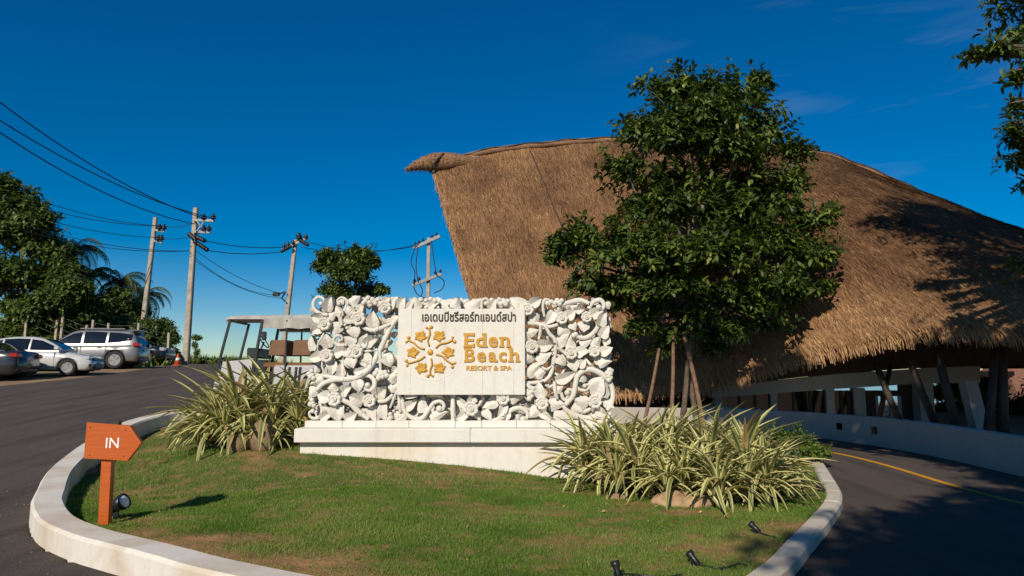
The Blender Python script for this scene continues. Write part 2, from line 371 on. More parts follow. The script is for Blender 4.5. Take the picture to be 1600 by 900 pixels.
MT['yellow'] = plaster('yellow_line_paint', (0.60, 0.28, 0.025), (0.20, 0.12, 0.04), 0.5)
def clear_glass():
    m, t, b, o = nmat('clear_glass'); tr = N(t, 'ShaderNodeBsdfTransparent'); tr.inputs[0].default_value = (0.9, 0.94, 0.95, 1)
    gl = N(t, 'ShaderNodeBsdfGlossy', Roughness=0.05); ms = N(t, 'ShaderNodeMixShader'); ms.inputs[0].default_value = 0.06
    t.links.new(tr.outputs[0], ms.inputs[1]); t.links.new(gl.outputs[0], ms.inputs[2]); t.links.new(ms.outputs[0], o.inputs[0]); return m
MT['clear'] = clear_glass()
def sea_mat():
    m, t, b, o = nmat('sea_water'); b.inputs['Base Color'].default_value = (0.02, 0.16, 0.22, 1); b.inputs['Roughness'].default_value = 0.15
    g = N(t, 'ShaderNodeNewGeometry').outputs['Position']; bump(t, b, noise(t, 0.8, 5, g), 0.4, 0.3); return m
MT['sea'] = sea_mat()

# ------------------------------------------------------------------ ground, roads, kerbs, lawn
_hy = [-400, 6.5, 8, 9.4, 11.4, 13.1, 15.4, 20, 25, 32, 40, 60, 120, 900]
_hz = [0, 0, .05, .15, .30, .50, .75, 1.15, 1.58, 2.02, 2.43, 2.7, 2.7, 1.0]
def H(x, y):
    x, y = np.asarray(x, float), np.asarray(y, float)
    left = (np.interp(y, _hy, _hz) + np.interp(y - 0.8, _hy, _hz) + np.interp(y + 0.8, _hy, _hz)) / 3
    right = 0.10 * ss(9, 14, y) - 6.5 * ss(42, 75, y)
    w = ss(2.5, -4.0, x)
    return left * w + right * (1 - w)

def axis(*seg):
    out = []
    for a, b, n in seg: out += list(np.linspace(a, b, n, endpoint=False))
    return np.array(out + [seg[-1][1]])
def sheet(xs, ys, f, dz=0.0):
    X, Y = np.meshgrid(xs, ys); Z = f(X, Y) + dz
    V = np.stack([X.ravel(), Y.ravel(), Z.ravel()], 1); n = len(xs)
    i = (np.arange(len(ys) - 1)[:, None] * n + np.arange(n - 1)[None]).ravel()
    return V, np.stack([i, i + 1, i + n + 1, i + n], 1)
gx = axis((-900, -60, 12), (-60, -26, 20), (-26, 26, 90), (26, 60, 14), (60, 900, 12))
gy = axis((-300, -20, 8), (-20, 45, 110), (45, 120, 30), (120, 900, 12))
# island outline (outer foot of the kerb) as a closed ring
ring_pts = [(0, 4.38), (-1.1, 4.58), (-2.06, 5.06), (-3.0, 5.68), (-3.81, 6.2), (-4.52, 6.78), (-5.12, 7.5), (-5.5, 8.1), (-6.28, 9.5), (-7.0, 11.3), (-7.45, 13.0), (-7.5, 14.0),
            (-7.1, 14.9), (-6.2, 15.3), (-4.5, 15.3), (-2, 15.4), (0.5, 16.4), (2.6, 19.0), (4.7, 19.4), (6.05, 18.0), (6.15, 15.6), (5.40, 12.3), (4.76, 10.4), (4.18, 8.9), (3.43, 7.6), (2.70, 6.45), (2.16, 5.6), (1.68, 5.0), (1.0, 4.55)]
ring = spline(ring_pts, 480, True)
LC = np.array([-0.6, 10.0]); _dv = ring - LC; _th = np.arctan2(_dv[:, 1], _dv[:, 0]); _od = np.argsort(_th)
_te = np.r_[_th[_od] - 2 * math.pi, _th[_od], _th[_od] + 2 * math.pi]; _re = np.tile(np.linalg.norm(_dv, axis=1)[_od], 3)
def island_depth(x, y):
    return np.interp(np.arctan2(y - LC[1], x - LC[0]), _te, _re) - np.hypot(x - LC[0], y - LC[1])
g = part('ground', sheet(gx, gy, lambda x, y: H(x, y) - 0.7 * (island_depth(x, y) > .5), -0.02), MT['dirt'], smooth=True); g['kind'] = 'structure'
sea = part('sea', sheet(axis((4, 1500, 12)), axis((55, 2500, 14)), lambda x, y: x * 0 - 4.0), MT['sea']); sea['kind'] = 'structure'

# asphalt: everything between the dirt shoulder on the left and the low wall on the right
shx = lambda y: np.interp(y, [-20, 0, 18, 22, 25, 30, 37, 60], [-19, -18, -17.2, -16.4, -15.8, -16.4, -17.2, -17.6])
wall_line = spline([(8.4, 2), (8.2, 6), (8.1, 10), (8.1, 13.5), (7.95, 16), (7.3, 18.2), (6.1, 19.6), (4.4, 20.3), (2.2, 20.8), (0, 21.2)], 120)
wrx = lambda y: np.interp(y, wall_line[:72, 1], wall_line[:72, 0])
ys = axis((-14, 3, 30), (3, 19, 90), (19, 60, 60)); NC = 190; tcols = np.linspace(0, 1, NC); Vv = []
for y in ys:
    r_ = 8.6 if y < 2 else (wrx(y) + 0.1 if y < 18 else (float(np.interp(y, [18, 19.6, 20.3, 21, 22, 60], [7.3, 6.1, 4.4, 0.0, -2.5, -6.0]))))
    l_ = shx(y) + 0.25 * (fnoise(y * 0.8, 0.0, 5) - 0.5) * 2
    Vv.append(np.stack([l_ + (r_ - l_) * tcols, np.full(NC, y)], 1))
A = np.vstack(Vv); AV = np.c_[A, H(A[:, 0], A[:, 1]) - 0.6 * (island_depth(A[:, 0], A[:, 1]) > 0.15)]
ii = (np.arange(len(ys) - 1)[:, None] * NC + np.arange(NC - 1)[None]).ravel()
road = part('road', (AV, np.stack([ii, ii + 1, ii + NC + 1, ii + NC], 1)), MT['asphalt'], smooth=True); road['kind'] = 'structure'

def ribbon(pts, w, dz, f=H):
    p = spline(pts, 90); t = np.gradient(p, axis=0); t /= np.linalg.norm(t, axis=1)[:, None]; n = np.stack([-t[:, 1], t[:, 0]], 1)
    a, b = p + n * w / 2, p - n * w / 2; V = np.vstack([np.c_[a, f(a[:, 0], a[:, 1]) + dz], np.c_[b, f(b[:, 0], b[:, 1]) + dz]])
    k = np.arange(89); return V, np.stack([k + 90, k + 91, k + 1, k], 1)
part('painted_line', ribbon([(6.7, 2.0), (6.62, 5), (6.55, 8), (6.5, 10), (6.55, 12), (6.5, 13.4), (6.35, 14.6)], 0.12, 0.006), MT['yellow'], road)

rt = np.roll(ring, -1, 0) - np.roll(ring, 1, 0); rt /= np.linalg.norm(rt, axis=1)[:, None]
rin = np.stack([rt[:, 1], -rt[:, 0]], 1)
if np.mean(np.sum(rin * (np.array([-0.5, 10]) - ring), 1)) < 0: rin = -rin
iL = int(np.argmin(np.linalg.norm(ring - np.array([-2, 15.4]), axis=1)))     # end of the tall painted kerb
def kerb_run(i0, i1, w, h, z_in, wob=0.0):
    prof = [(0.0, -0.5), (0.0, h - 0.03), (0.025, h), (w - 0.025, h), (w, h - 0.03), (w, z_in)]
    V, F = [], []; idx = list(range(i0, i1 + 1)); m = len(prof)
    for i in idx:
        j = i % len(ring); zb = float(H(*ring[j])); wb_ = wob * (float(fnoise(j * 0.11, 3.3, 9)) - 0.5)
        for d, z in prof:
            q = ring[j] + rin[j] * (d + (wb_ if d < w / 2 else 0)); V.append((q[0], q[1], zb + z + (wb_ * 0.6 if z > 0 else 0)))
    for a in range(len(idx) - 1):
        for k in range(m - 1): F.append((a * m + k, a * m + k + 1, (a + 1) * m + k + 1, (a + 1) * m + k))
    F += [tuple(range(m)), tuple((len(idx) - 1) * m + k for k in range(m))[::-1]]
    return np.array(V), F
kerb = part('painted_kerb', kerb_run(0, iL, 0.31, 0.22, -0.5, 0.03), MT['kerb'])
tag(kerb, 'thick white painted kerb curving round the lawn beside the orange sign', 'kerb')
kr = thing('concrete_kerb', 'weathered pale concrete kerb edging the lawn along the shaded driveway', 'kerb', (4.4, 8.9, 0))
i = len(ring)
step = 9
while i - step >= iL:
    part('kerb_stone', kerb_run(i - step, i, 0.20, 0.125 + random.uniform(-.008, .008), -0.5, 0.02), MT['kerb_stone'], kr)
    i -= step
# lawn surface through height points
_c = np.array([(-3.5, 6.3, .17), (-2, 5.2, .16), (0, 4.5, .15), (1.4, 4.9, .12), (2.1, 5.7, .11), (2.7, 6.5, .11), (3.4, 7.6, .11), (4, 8.8, .11), (4.6, 10.2, .11), (5.2, 12, .12), (5.7, 15, .15), (5, 17, .2),
      (-4.5, 7.4, .10), (-5.1, 8.4, .10), (-5.9, 10, .13), (-6.5, 11.5, .22), (-7, 13, .38), (-6.9, 14.4, .6), (-4.5, 15, .8), (-2, 15, .72), (0.5, 15.6, .5), (3, 17, .3),
      (-3.9, 8.3, .12), (-3.2, 10.55, .50), (-1.2, 10.55, .35), (.65, 10.55, .11), (2, 8.1, .16), (-2, 8, .26), (0, 8, .22), (2.2, 10.4, .13), (3, 13, .2), (0, 13.5, .45), (-4, 13, .68), (-4.4, 10.9, .52), (-2, 6.3, .2), (0.3, 6, .17), (-3, 7, .17)])
_K = np.linalg.norm(_c[:, None, :2] - _c[None, :, :2], axis=2) + np.eye(len(_c)) * -0.06
_m = _c[:, 2].mean(); _w = np.linalg.solve(_K, _c[:, 2] - _m)
def LAWN(x, y):
    x, y = np.asarray(x, float), np.asarray(y, float); s = np.zeros(np.broadcast(x, y).shape) + _m
    for (a, b, z), w in zip(_c, _w): s = s + w * np.hypot(x - a, y - b)
    return s + 0.035 * (fnoise(x * 1.3, y * 1.3, 21, 3) - 0.5)
dv = ring + rin * 0.08 - LC; th = np.arctan2(dv[:, 1], dv[:, 0]); od = np.argsort(th); th_s, r_s = th[od], np.linalg.norm(dv, axis=1)[od]
th_e = np.r_[th_s - 2 * math.pi, th_s, th_s + 2 * math.pi]; r_e = np.r_[r_s, r_s, r_s]
LR = lambda a: np.interp(a, th_e, r_e)
def bare_mask(x, y):
    n = fnoise(x * 1.5, y * 1.9, 41, 4); m = ss(0.63, 0.74, n) * 0.75
    m2 = ss(0.52, 0.72, fnoise(x * 4.6, y * 4.6, 77, 3)) * 0.6
    m = np.maximum(m, m2)
    for (a, b, rx, ry, s) in [(-2.7, 6.25, 1.1, 0.32, 1.0), (-1.7, 5.55, 1.0, 0.28, 1.0), (-3.45, 6.75, .5, .2, .8), (1.75, 6.1, .5, .35, .9), (2.75, 7.1, .55, .3, 1.0), (2.1, 5.85, .35, .25, .9), (1.9, 7.55, .6, .22, 1.0), (0.2, 8.4, .35, .15, .8), (-0.3, 9.6, 1.6, .25, .55), (0.45, 7.3, .3, .2, .8), (1.0, 8.6, .4, .2, .7)]:
        m = np.maximum(m, s * np.clip(1.3 - np.hypot((x - a) / rx, (y - b) / ry) + 0.7 * (fnoise(x * 4, y * 4, 5, 3) - 0.5), 0, 1))
    dp = island_depth(x, y); strip = ss(.25, .36, dp) * ss(1.0, .45, dp + .5 * (fnoise(x * 2.2, y * 2.2, 91, 3) - .5)) * ss(-4.3, -3.5, x) * ss(-.2, -1.6, x) * (y < 7.5)
    m = np.maximum(m, strip * .95)
    return np.clip(m, 0, 1)
ta = np.linspace(-math.pi, math.pi, 300, endpoint=False); rr = np.linspace(0.0, 1, 90) ** 0.8
TA, RR = np.meshgrid(ta, rr); RX = RR * LR(TA); LX, LY = LC[0] + RX * np.cos(TA), LC[1] + RX * np.sin(TA)
LV = np.stack([LX.ravel(), LY.ravel(), LAWN(LX, LY).ravel()], 1); k = (np.arange(89)[:, None] * 300 + np.arange(300)[None]).ravel(); k2 = (np.arange(89)[:, None] * 300 + (np.arange(300)[None] + 1) % 300).ravel()
lawn = part('lawn', (LV, np.stack([k, k2, k2 + 300, k + 300], 1)), MT['lawn'], smooth=True, tint=bare_mask(LV[:, 0], LV[:, 1])); lawn['kind'] = 'structure'

def grass_blades(n, x0, x1, y0, y1, hgt, wid, seed, keep=1.0):
    r = np.random.default_rng(seed); x, y = r.uniform(x0, x1, n), r.uniform(y0, y1, n)
    a = np.arctan2(y - LC[1], x - LC[0]); ok = np.hypot(x - LC[0], y - LC[1]) < LR(a) - np.where(x > 1.5, .13, .24)
    ok &= r.random(n) > bare_mask(x, y) * 0.93
    x, y = x[ok], y[ok]; n = len(x); z = LAWN(x, y) - 0.004
    d = r.uniform(0, 2 * math.pi, n); h = hgt * r.uniform(0.45, 1.25, n) * (0.7 + 0.7 * fnoise(x * 2, y * 2, 3, 3)); w = wid * r.uniform(0.7, 1.3, n)
    lean = h * r.uniform(0.1, 1.0, n); e = r.uniform(0, 2 * math.pi, n)
    V = np.empty((n, 3, 3)); V[:, 0] = np.stack([x - np.cos(d) * w / 2, y - np.sin(d) * w / 2, z], 1); V[:, 1] = np.stack([x + np.cos(d) * w / 2, y + np.sin(d) * w / 2, z], 1)
    V[:, 2] = np.stack([x + np.cos(e) * lean, y + np.sin(e) * lean, z + h], 1)
    t = np.clip(-0.12 + 1.0 * fnoise(x * 1.1, y * 1.4, 60, 5) + r.normal(0, .17, n) + (r.random(n) < 0.08) * 0.5, 0, 1)
    return V.reshape(-1, 3), np.arange(n * 3).reshape(-1, 3), np.repeat(t, 3)
g1 = grass_blades(420000, -5.6, 5.0, 4.3, 8.6, 0.030, 0.0065, 1); g2 = grass_blades(150000, -7, 6, 8.2, 15, 0.034, 0.010, 2)
V_ = np.vstack([g1[0], g2[0]]); F_ = np.vstack([g1[1], g2[1] + len(g1[0])])
gr = part('grass', (V_, F_), MT['grass'], tint=np.r_[g1[2], g2[2]]); tag(gr, 'short mown green grass on the sloping lawn', 'grass', kind='stuff')
# verge tufts by the parked vehicles
def verge(n, x0, x1, y0, y1, h, seed):
    r = np.random.default_rng(seed); x, y = r.uniform(x0, x1, n), r.uniform(y0, y1, n); ok = x < shx(y) - 0.9 - r.random(n); ok &= fnoise(x, y, 8, 3) > 0.42
    x, y = x[ok], y[ok]; n = len(x); z = H(x, y) - 0.02; d = r.uniform(0, 6.28, n); hh = h * r.uniform(.3, 1.2, n); w = 0.05; e = r.uniform(0, 6.28, n)
    V = np.empty((n, 3, 3)); V[:, 0] = np.stack([x - np.cos(d) * w, y - np.sin(d) * w, z], 1); V[:, 1] = np.stack([x + np.cos(d) * w, y + np.sin(d) * w, z], 1); V[:, 2] = np.stack([x + np.cos(e) * hh * .5, y + np.sin(e) * hh * .5, z + hh], 1)
    return (V.reshape(-1, 3), np.arange(n * 3).reshape(-1, 3)), np.repeat(np.clip(r.normal(.6, .25, n), 0, 1), 3)
vf, tt = verge(26000, -45, -16, 33, 60, 0.6, 4)
tag(part('roadside_weeds', vf, MT['grass'], tint=tt), 'rough dry weeds on the bank behind the parked vehicles', 'weeds', kind='stuff')
# loose gravel along the outer foot of the kerb
rr_ = np.random.default_rng(5); items = []
for _ in range(90):
    j = rr_.integers(0, 230); d = rr_.exponential(0.16) + 0.02; q = ring[j] - rin[j] * d; s = rr_.uniform(.004, .011)
    items.append(xf(ball((0, 0, 0), (s, s * rr_.uniform(.6, 1.2), s * .6), 5, 3), (q[0], q[1], float(H(*q)) + s * .3), (0, 0, rr_.uniform(0, 6))))
tag(part('gravel', join(*items), MT['dirt']), 'loose pale grit scattered along the foot of the white kerb', 'gravel', kind='stuff')
# low wall on the far side of the driveway
def wall_run(line, th_, z0, z1):
    t = np.gradient(line, axis=0); t /= np.linalg.norm(t, axis=1)[:, None]; n = np.stack([t[:, 1], -t[:, 0]], 1)
    V, F = [], []
    for p, q in zip(line, n):
        zb = float(H(*p)); zt = zb + z1 if not callable(z1) else z1(p)
        for o_, z in ((0, zb + z0), (0, zt - .02), (.02, zt), (th_ - .02, zt), (th_, zt - .02), (th_, zb + z0)): V.append((p[0] + q[0] * o_, p[1] + q[1] * o_, z))
    for a in range(len(line) - 1):
        for k in range(5): F.append((a * 6 + k, a * 6 + k + 1, a * 6 + 7 + k, a * 6 + 6 + k))
    F += [tuple(range(6)), tuple((len(line) - 1) * 6 + k for k in range(6))[::-1]]
    return np.array(V), F
lw = thing('low_wall', 'long low grey-white plastered wall curving along the far side of the driveway', 'wall', (8.1, 12, 0))
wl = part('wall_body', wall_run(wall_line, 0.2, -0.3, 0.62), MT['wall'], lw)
for px, Y in ((1201, 17.9), (1299, 16.6), (1349, 15.4)):
    j = int(np.argmin(np.abs(wall_line[:72, 1] - Y))); p = wall_line[j]
    part('step_light', bbox(p[0] - .045, p[0] + .03, p[1] - .08, p[1] + .08, float(H(*p)) + .27, float(H(*p)) + .42, .01), MT['black'], lw)

# ------------------------------------------------------------------ carved stone sign wall
SY = 10.55                                   # front plane of the stone carving
CR = {'A': (480, 455, 7.823), 'B': (480, 560, 8.18), 'C': (620, 605, 7.62), 'D': (810, 455, 7.825), 'E': (810, 560, 8.18), 'F': (600, 455, 6.957), 'G': (610, 470, 5.626)}
def S(c, x, y): o = CR[c]; p = P(o[0] + x / o[2], o[1] + y / o[2], SY); return np.array((p[0], p[2]))
def SL(c, l): return l / CR[c][2] * SY / FPX * 1.0
sx0, sx1 = P(480, 660, SY)[0], P(962, 660, SY)[0]
zfoot = P(700, 657, SY)[2]
sign = thing('carved_sign_wall', 'openwork carved cream stone wall of flowers and leaves with resort name plaque', 'sign wall', ((sx0 + sx1) / 2, SY + .1, 0.3))
JX = [P(536.5, 600, SY)[0], P(589, 600, SY)[0]]
def slit(VF):
    """cut a carved piece where a vertical block joint runs through it"""
    V, F = VF
    for jx in JX:
        if V[:, 0].min() < jx - .01 and V[:, 0].max() > jx + .01:
            g_ = .0035 if jx == JX[1] else .0015; outs = []
            for sgn in (-1, 1):
                bm = bmesh.new(); vs = [bm.verts.new(tuple(v)) for v in V]
                for f in F:
                    try: bm.faces.new([vs[i] for i in f])
                    except ValueError: pass
                bmesh.ops.bisect_plane(bm, geom=bm.verts[:] + bm.edges[:] + bm.faces[:], plane_co=(jx + sgn * g_, 0, 0), plane_no=(sgn, 0, 0), clear_inner=True)
                bm.verts.index_update(); outs.append((np.array([v.co[:] for v in bm.verts]), [[v.index for v in f.verts] for f in bm.faces])); bm.free()
            V, F = join(*[o for o in outs if len(o[0])])
    return V, F
def carved_leaf(base, tip, w, depth, back, bend=0.0, wave=0.0, fold=0.0):
    """pointed leaf in the wall plane with midrib, side veins, rolled edge and a thick body behind"""
    base, tip = np.array(base), np.array(tip); ax = tip - base; L = np.linalg.norm(ax); ax /= L; nx = np.array((-ax[1], ax[0]))
    nu, nv = 15, 11; V, F = [], []; cup = 1.0 if (abs(base[0] * 917 + tip[1] * 311) % 1) < .55 else -.7; tilt = ((abs(base[1] * 733 + tip[0] * 157) % 1) - .45) * .5
    for i in range(nu):
        t = i / (nu - 1); prof = (math.sin(math.pi * (t * .9 + .1) ** .78) ** .85) * (1 - t) ** .18 * 1.06 if t < 1 else 0
        prof = max(prof, 0.02)
        for j in range(nv):
            s = -1 + 2 * j / (nv - 1); wv = 1 + wave * math.sin(t * 9 + (2 if s > 0 else 0)) * abs(s)
            p = base + ax * (L * t) + nx * (s * w / 2 * prof * wv + bend * L * math.sin(math.pi * t))
            h = -cup * 0.050 * abs(s) * math.sin(math.pi * min(1, t * .9 + .1)) + 0.024 * math.sin(math.pi * t) - 0.016 * math.exp(-(s / .14) ** 2) * (1 - t) + tilt * (t - .5) * L
            h += 0.006 * math.sin((t * 2.6 - abs(s) * 0.5) * 2 * math.pi * 1.7) * (abs(s) > .15) * (1 - abs(s) * .6)
            h += fold * w * s * 0.5 + 0.004 * (abs(s) > .7)
            V.append((p[0], SY + depth - h, p[1]))
    for i in range(nu - 1):
        for j in range(nv - 1): F.append((i * nv + j, i * nv + j + 1, (i + 1) * nv + j + 1, (i + 1) * nv + j))
    rim0 = [j for j in range(nv)] + [i * nv + nv - 1 for i in range(1, nu)] + [(nu - 1) * nv + j for j in range(nv - 2, -1, -1)] + [i * nv for i in range(nu - 2, 0, -1)]
    nr0 = len(V); V += [V[r] for r in rim0]; rim = list(range(nr0, nr0 + len(rim0)))
    n0 = len(V); c = np.mean([V[r] for r in rim], axis=0)
    for r in rim:
        v = V[r]; V.append((v[0] * .93 + c[0] * .07, max(v[1] + .02, SY + back), v[2] * .93 + c[2] * .07))
    m = len(rim)
    for q in range(m): F.append((rim[q], rim[(q + 1) % m], n0 + (q + 1) % m, n0 + q))
    F.append(tuple(range(n0, n0 + m)))
    return np.array(V), F
def carved_flower(c, Rr, depth, back, ph):
    V, F = [], []; n = 64; lob = 8
    rs = [0.0, .36, .42, .55, .72, .86, .95, 1.0]
    for ri, q in enumerate(rs):
        for k in range(n):
            a = 2 * math.pi * k / n; sc = abs(math.cos(lob / 2 * (a + ph))); rad = Rr * q * (1 if q < .5 else (0.86 + .16 * sc ** .6))
            h = [.018, .018, .012, .020, .034, .036, .024, .006][ri] - (0.012 * (1 - sc) ** 2 if q > .5 else 0)
            V.append((c[0] + rad * math.cos(a), SY + depth - h, c[1] + rad * math.sin(a)))
    for ri in range(len(rs) - 1):
        for k in range(n): F.append((ri * n + k, ri * n + (k + 1) % n, (ri + 1) * n + (k + 1) % n, (ri + 1) * n + k))
    l = len(V); V += V[-n:]; n0 = len(V)
    for k in range(n): v = V[l + k]; V.append((c[0] + (v[0] - c[0]) * .9, SY + back, c[1] + (v[2] - c[1]) * .9))
    for k in range(n): F.append((l + k, l + (k + 1) % n, n0 + (k + 1) % n, n0 + k))
    return np.array(V), F
def flower_button(c, Rr, depth):
    prof = [(.40, -.01), (.40, .016), (.36, .028), (.30, .028), (.26, .014), (.22, .012), (.20, .026), (.13, .030), (.10, .020), (.06, .020), (.05, .034), (.001, .038)]
    V, F = lathe([(r * Rr, z) for r, z in prof], 20)
    return np.stack([c[0] + V[:, 0], SY + depth - .014 - V[:, 2], c[1] + V[:, 1]], 1), F
def vine(c, pts, r, depth=0.03, taper=(0.75, 1.0, 0.7), end_ball=False):
    p2 = spline([S(c, *q) for q in pts], 12 + 5 * len(pts)); m = len(p2); t = np.linspace(0, 1, m)
    rad = SL(c, r) * .86 * np.interp(t, [0, .5, 1], taper); d = depth + 0.02 * np.sin(t * 3.1 + r)
    VF = tube(np.stack([p2[:, 0], SY + d + rad * .3, p2[:, 1]], 1), rad, 12, flat=1.15)
    if end_ball: VF = join(VF, ball((p2[-1][0], SY + d[-1] - .005, p2[-1][1]), SL(c, r) * 1.15, 12, 8))
    return VF
LV_ = {'A': [(235, 250, 285, 60, 120), (180, 340, 45, 305, 120), (170, 440, 35, 510, 130), (340, 370, 330, 540, 190), (230, 330, 345, 235, 110), (250, 690, 205, 510, 135), (60, 730, 48, 545, 100), (170, 780, 15, 815, 125), (320, 760, 505, 735, 130), (520, 160, 640, 60, 120), (620, 265, 690, 140, 100), (545, 280, 470, 180, 115), (545, 340, 440, 355, 120), (560, 430, 590, 572, 155), (810, 445, 790, 235, 145), (1000, 285, 1000, 418, 190), (570, 650, 450, 560, 130), (640, 680, 725, 520, 120), (700, 650, 860, 560, 130), (545, 720, 440, 785, 120), (680, 785, 775, 905, 160), (520, 790, 565, 935, 140), (960, 760, 1005, 905, 130), (410, 310, 335, 170, 100), (890, 120, 870, 60, 90), (930, 150, 1010, 80, 110)],
 'B': [(300, 25, 300, 212, 130), (420, 235, 430, 45, 115), (520, 10, 540, 125, 155), (720, 0, 745, 105, 170), (1020, -35, 1065, 105, 145), (200, 250, 20, 335, 95), (110, 380, 25, 505, 135), (275, 500, 125, 470, 160), (345, 430, 320, 315, 130), (420, 465, 555, 365, 135), (640, 275, 660, 425, 145), (705, 560, 535, 480, 175), (850, 490, 995, 365, 165), (380, 600, 400, 800, 190), (475, 792, 620, 690, 130), (850, 610, 900, 805, 190), (165, 785, 335, 690, 115), (960, 600, 1000, 795, 130), (1095, 795, 1245, 690, 125), (1050, 300, 1190, 195, 110), (1040, 405, 1185, 300, 115), (590, 175, 765, 110, 90), (270, 700, 180, 620, 90), (1150, 120, 1080, 200, 90)],
 'C': [(60, 260, 235, 145, 115), (300, 310, 300, 98, 125), (830, 240, 715, 105, 95), (840, 290, 705, 385, 115), (890, 190, 905, 98, 115), (1200, 130, 1028, 240, 135), (1340, 150, 1525, 110, 125), (1290, 190, 1200, 360, 105), (400, 380, 600, 295, 105), (545, 112, 345, 110, 62), (1030, 270, 1125, 395, 95), (930, 290, 990, 395, 95), (80, 112, 265, 110, 52), (90, 300, 0, 402, 105), (1330, 300, 1290, 400, 80), (1470, 380, 1420, 330, 90)],
 'D': [(140, 175, 285, 75, 125), (190, 260, 232, 405, 135), (435, 240, 325, 405, 125), (570, 315, 695, 235, 135), (605, 410, 490, 545, 175), (640, 380, 700, 475, 105), (870, 300, 1042, 215, 135), (810, 370, 800, 495, 145), (1000, 425, 1075, 245, 125), (1010, 565, 1105, 425, 125), (80, 525, 245, 468, 115), (120, 605, 45, 455, 105), (220, 665, 440, 635, 145), (490, 665, 615, 525, 125), (640, 705, 660, 525, 135), (700, 755, 865, 728, 135), (920, 685, 1005, 555, 115), (990, 745, 1145, 688, 125), (150, 770, 90, 895, 155), (230, 865, 405, 755, 135), (700, 235, 815, 215, 95), (450, 245, 560, 185, 95), (760, 655, 895, 595, 105), (90, 195, 5, 85, 125), (930, 855, 1145, 795, 115), (490, 800, 575, 905, 125), (640, 190, 740, 175, 70), (1060, 640, 1110, 560, 90), (20, 330, 90, 280, 60)],
 'E': [(110, 225, 305, 45, 135), (220, 235, 365, 130, 115), (480, 285, 735, 165, 135), (680, 5, 735, 165, 155), (500, 105, 560, -5, 125), (300, 495, 260, 305, 155), (380, 605, 595, 588, 155), (900, 565, 715, 520, 155), (980, 485, 1085, 275, 175), (920, 355, 1085, 235, 125), (250, 630, 145, 755, 145), (450, 725, 690, 770, 115), (700, 600, 825, 692, 125), (990, 645, 1155, 722, 115), (280, 705, 425, 792, 95), (810, 305, 830, 185, 105), (1100, 505, 1130, 295, 115), (1090, 520, 1225, 625, 125), (770, 105, 865, 28, 115), (1030, 95, 1195, 38, 95), (480, 430, 570, 360, 90), (1130, 700, 1210, 770, 90)],
 'F': [(50, 180, 150, 62, 105), (160, 190, 225, 65, 115), (375, 195, 330, 62, 115), (640, 190, 745, 78, 115), (760, 190, 812, 66, 115), (885, 190, 1065, 72, 130), (1520, 205, 1375, 72, 145), (1150, 195, 1205, 85, 95), (250, 200, 320, 110, 80), (480, 190, 600, 120, 80)]}
FL_ = [('A', 213, 402, 88), ('A', 627, 335, 96), ('A', 950, 200, 85), ('A', 240, 790, 88), ('A', 600, 735, 90), ('B', 350, 520, 95), ('B', 795, 540, 88), ('C', 885, 255, 92), ('C', 1265, 130, 85), ('D', 112, 225, 80), ('D', 530, 330, 82), ('D', 832, 318, 72), ('D', 165, 680, 90), ('D', 640, 755, 85), ('D', 925, 735, 76), ('E', 300, 570, 88), ('E', 975, 550, 93)]
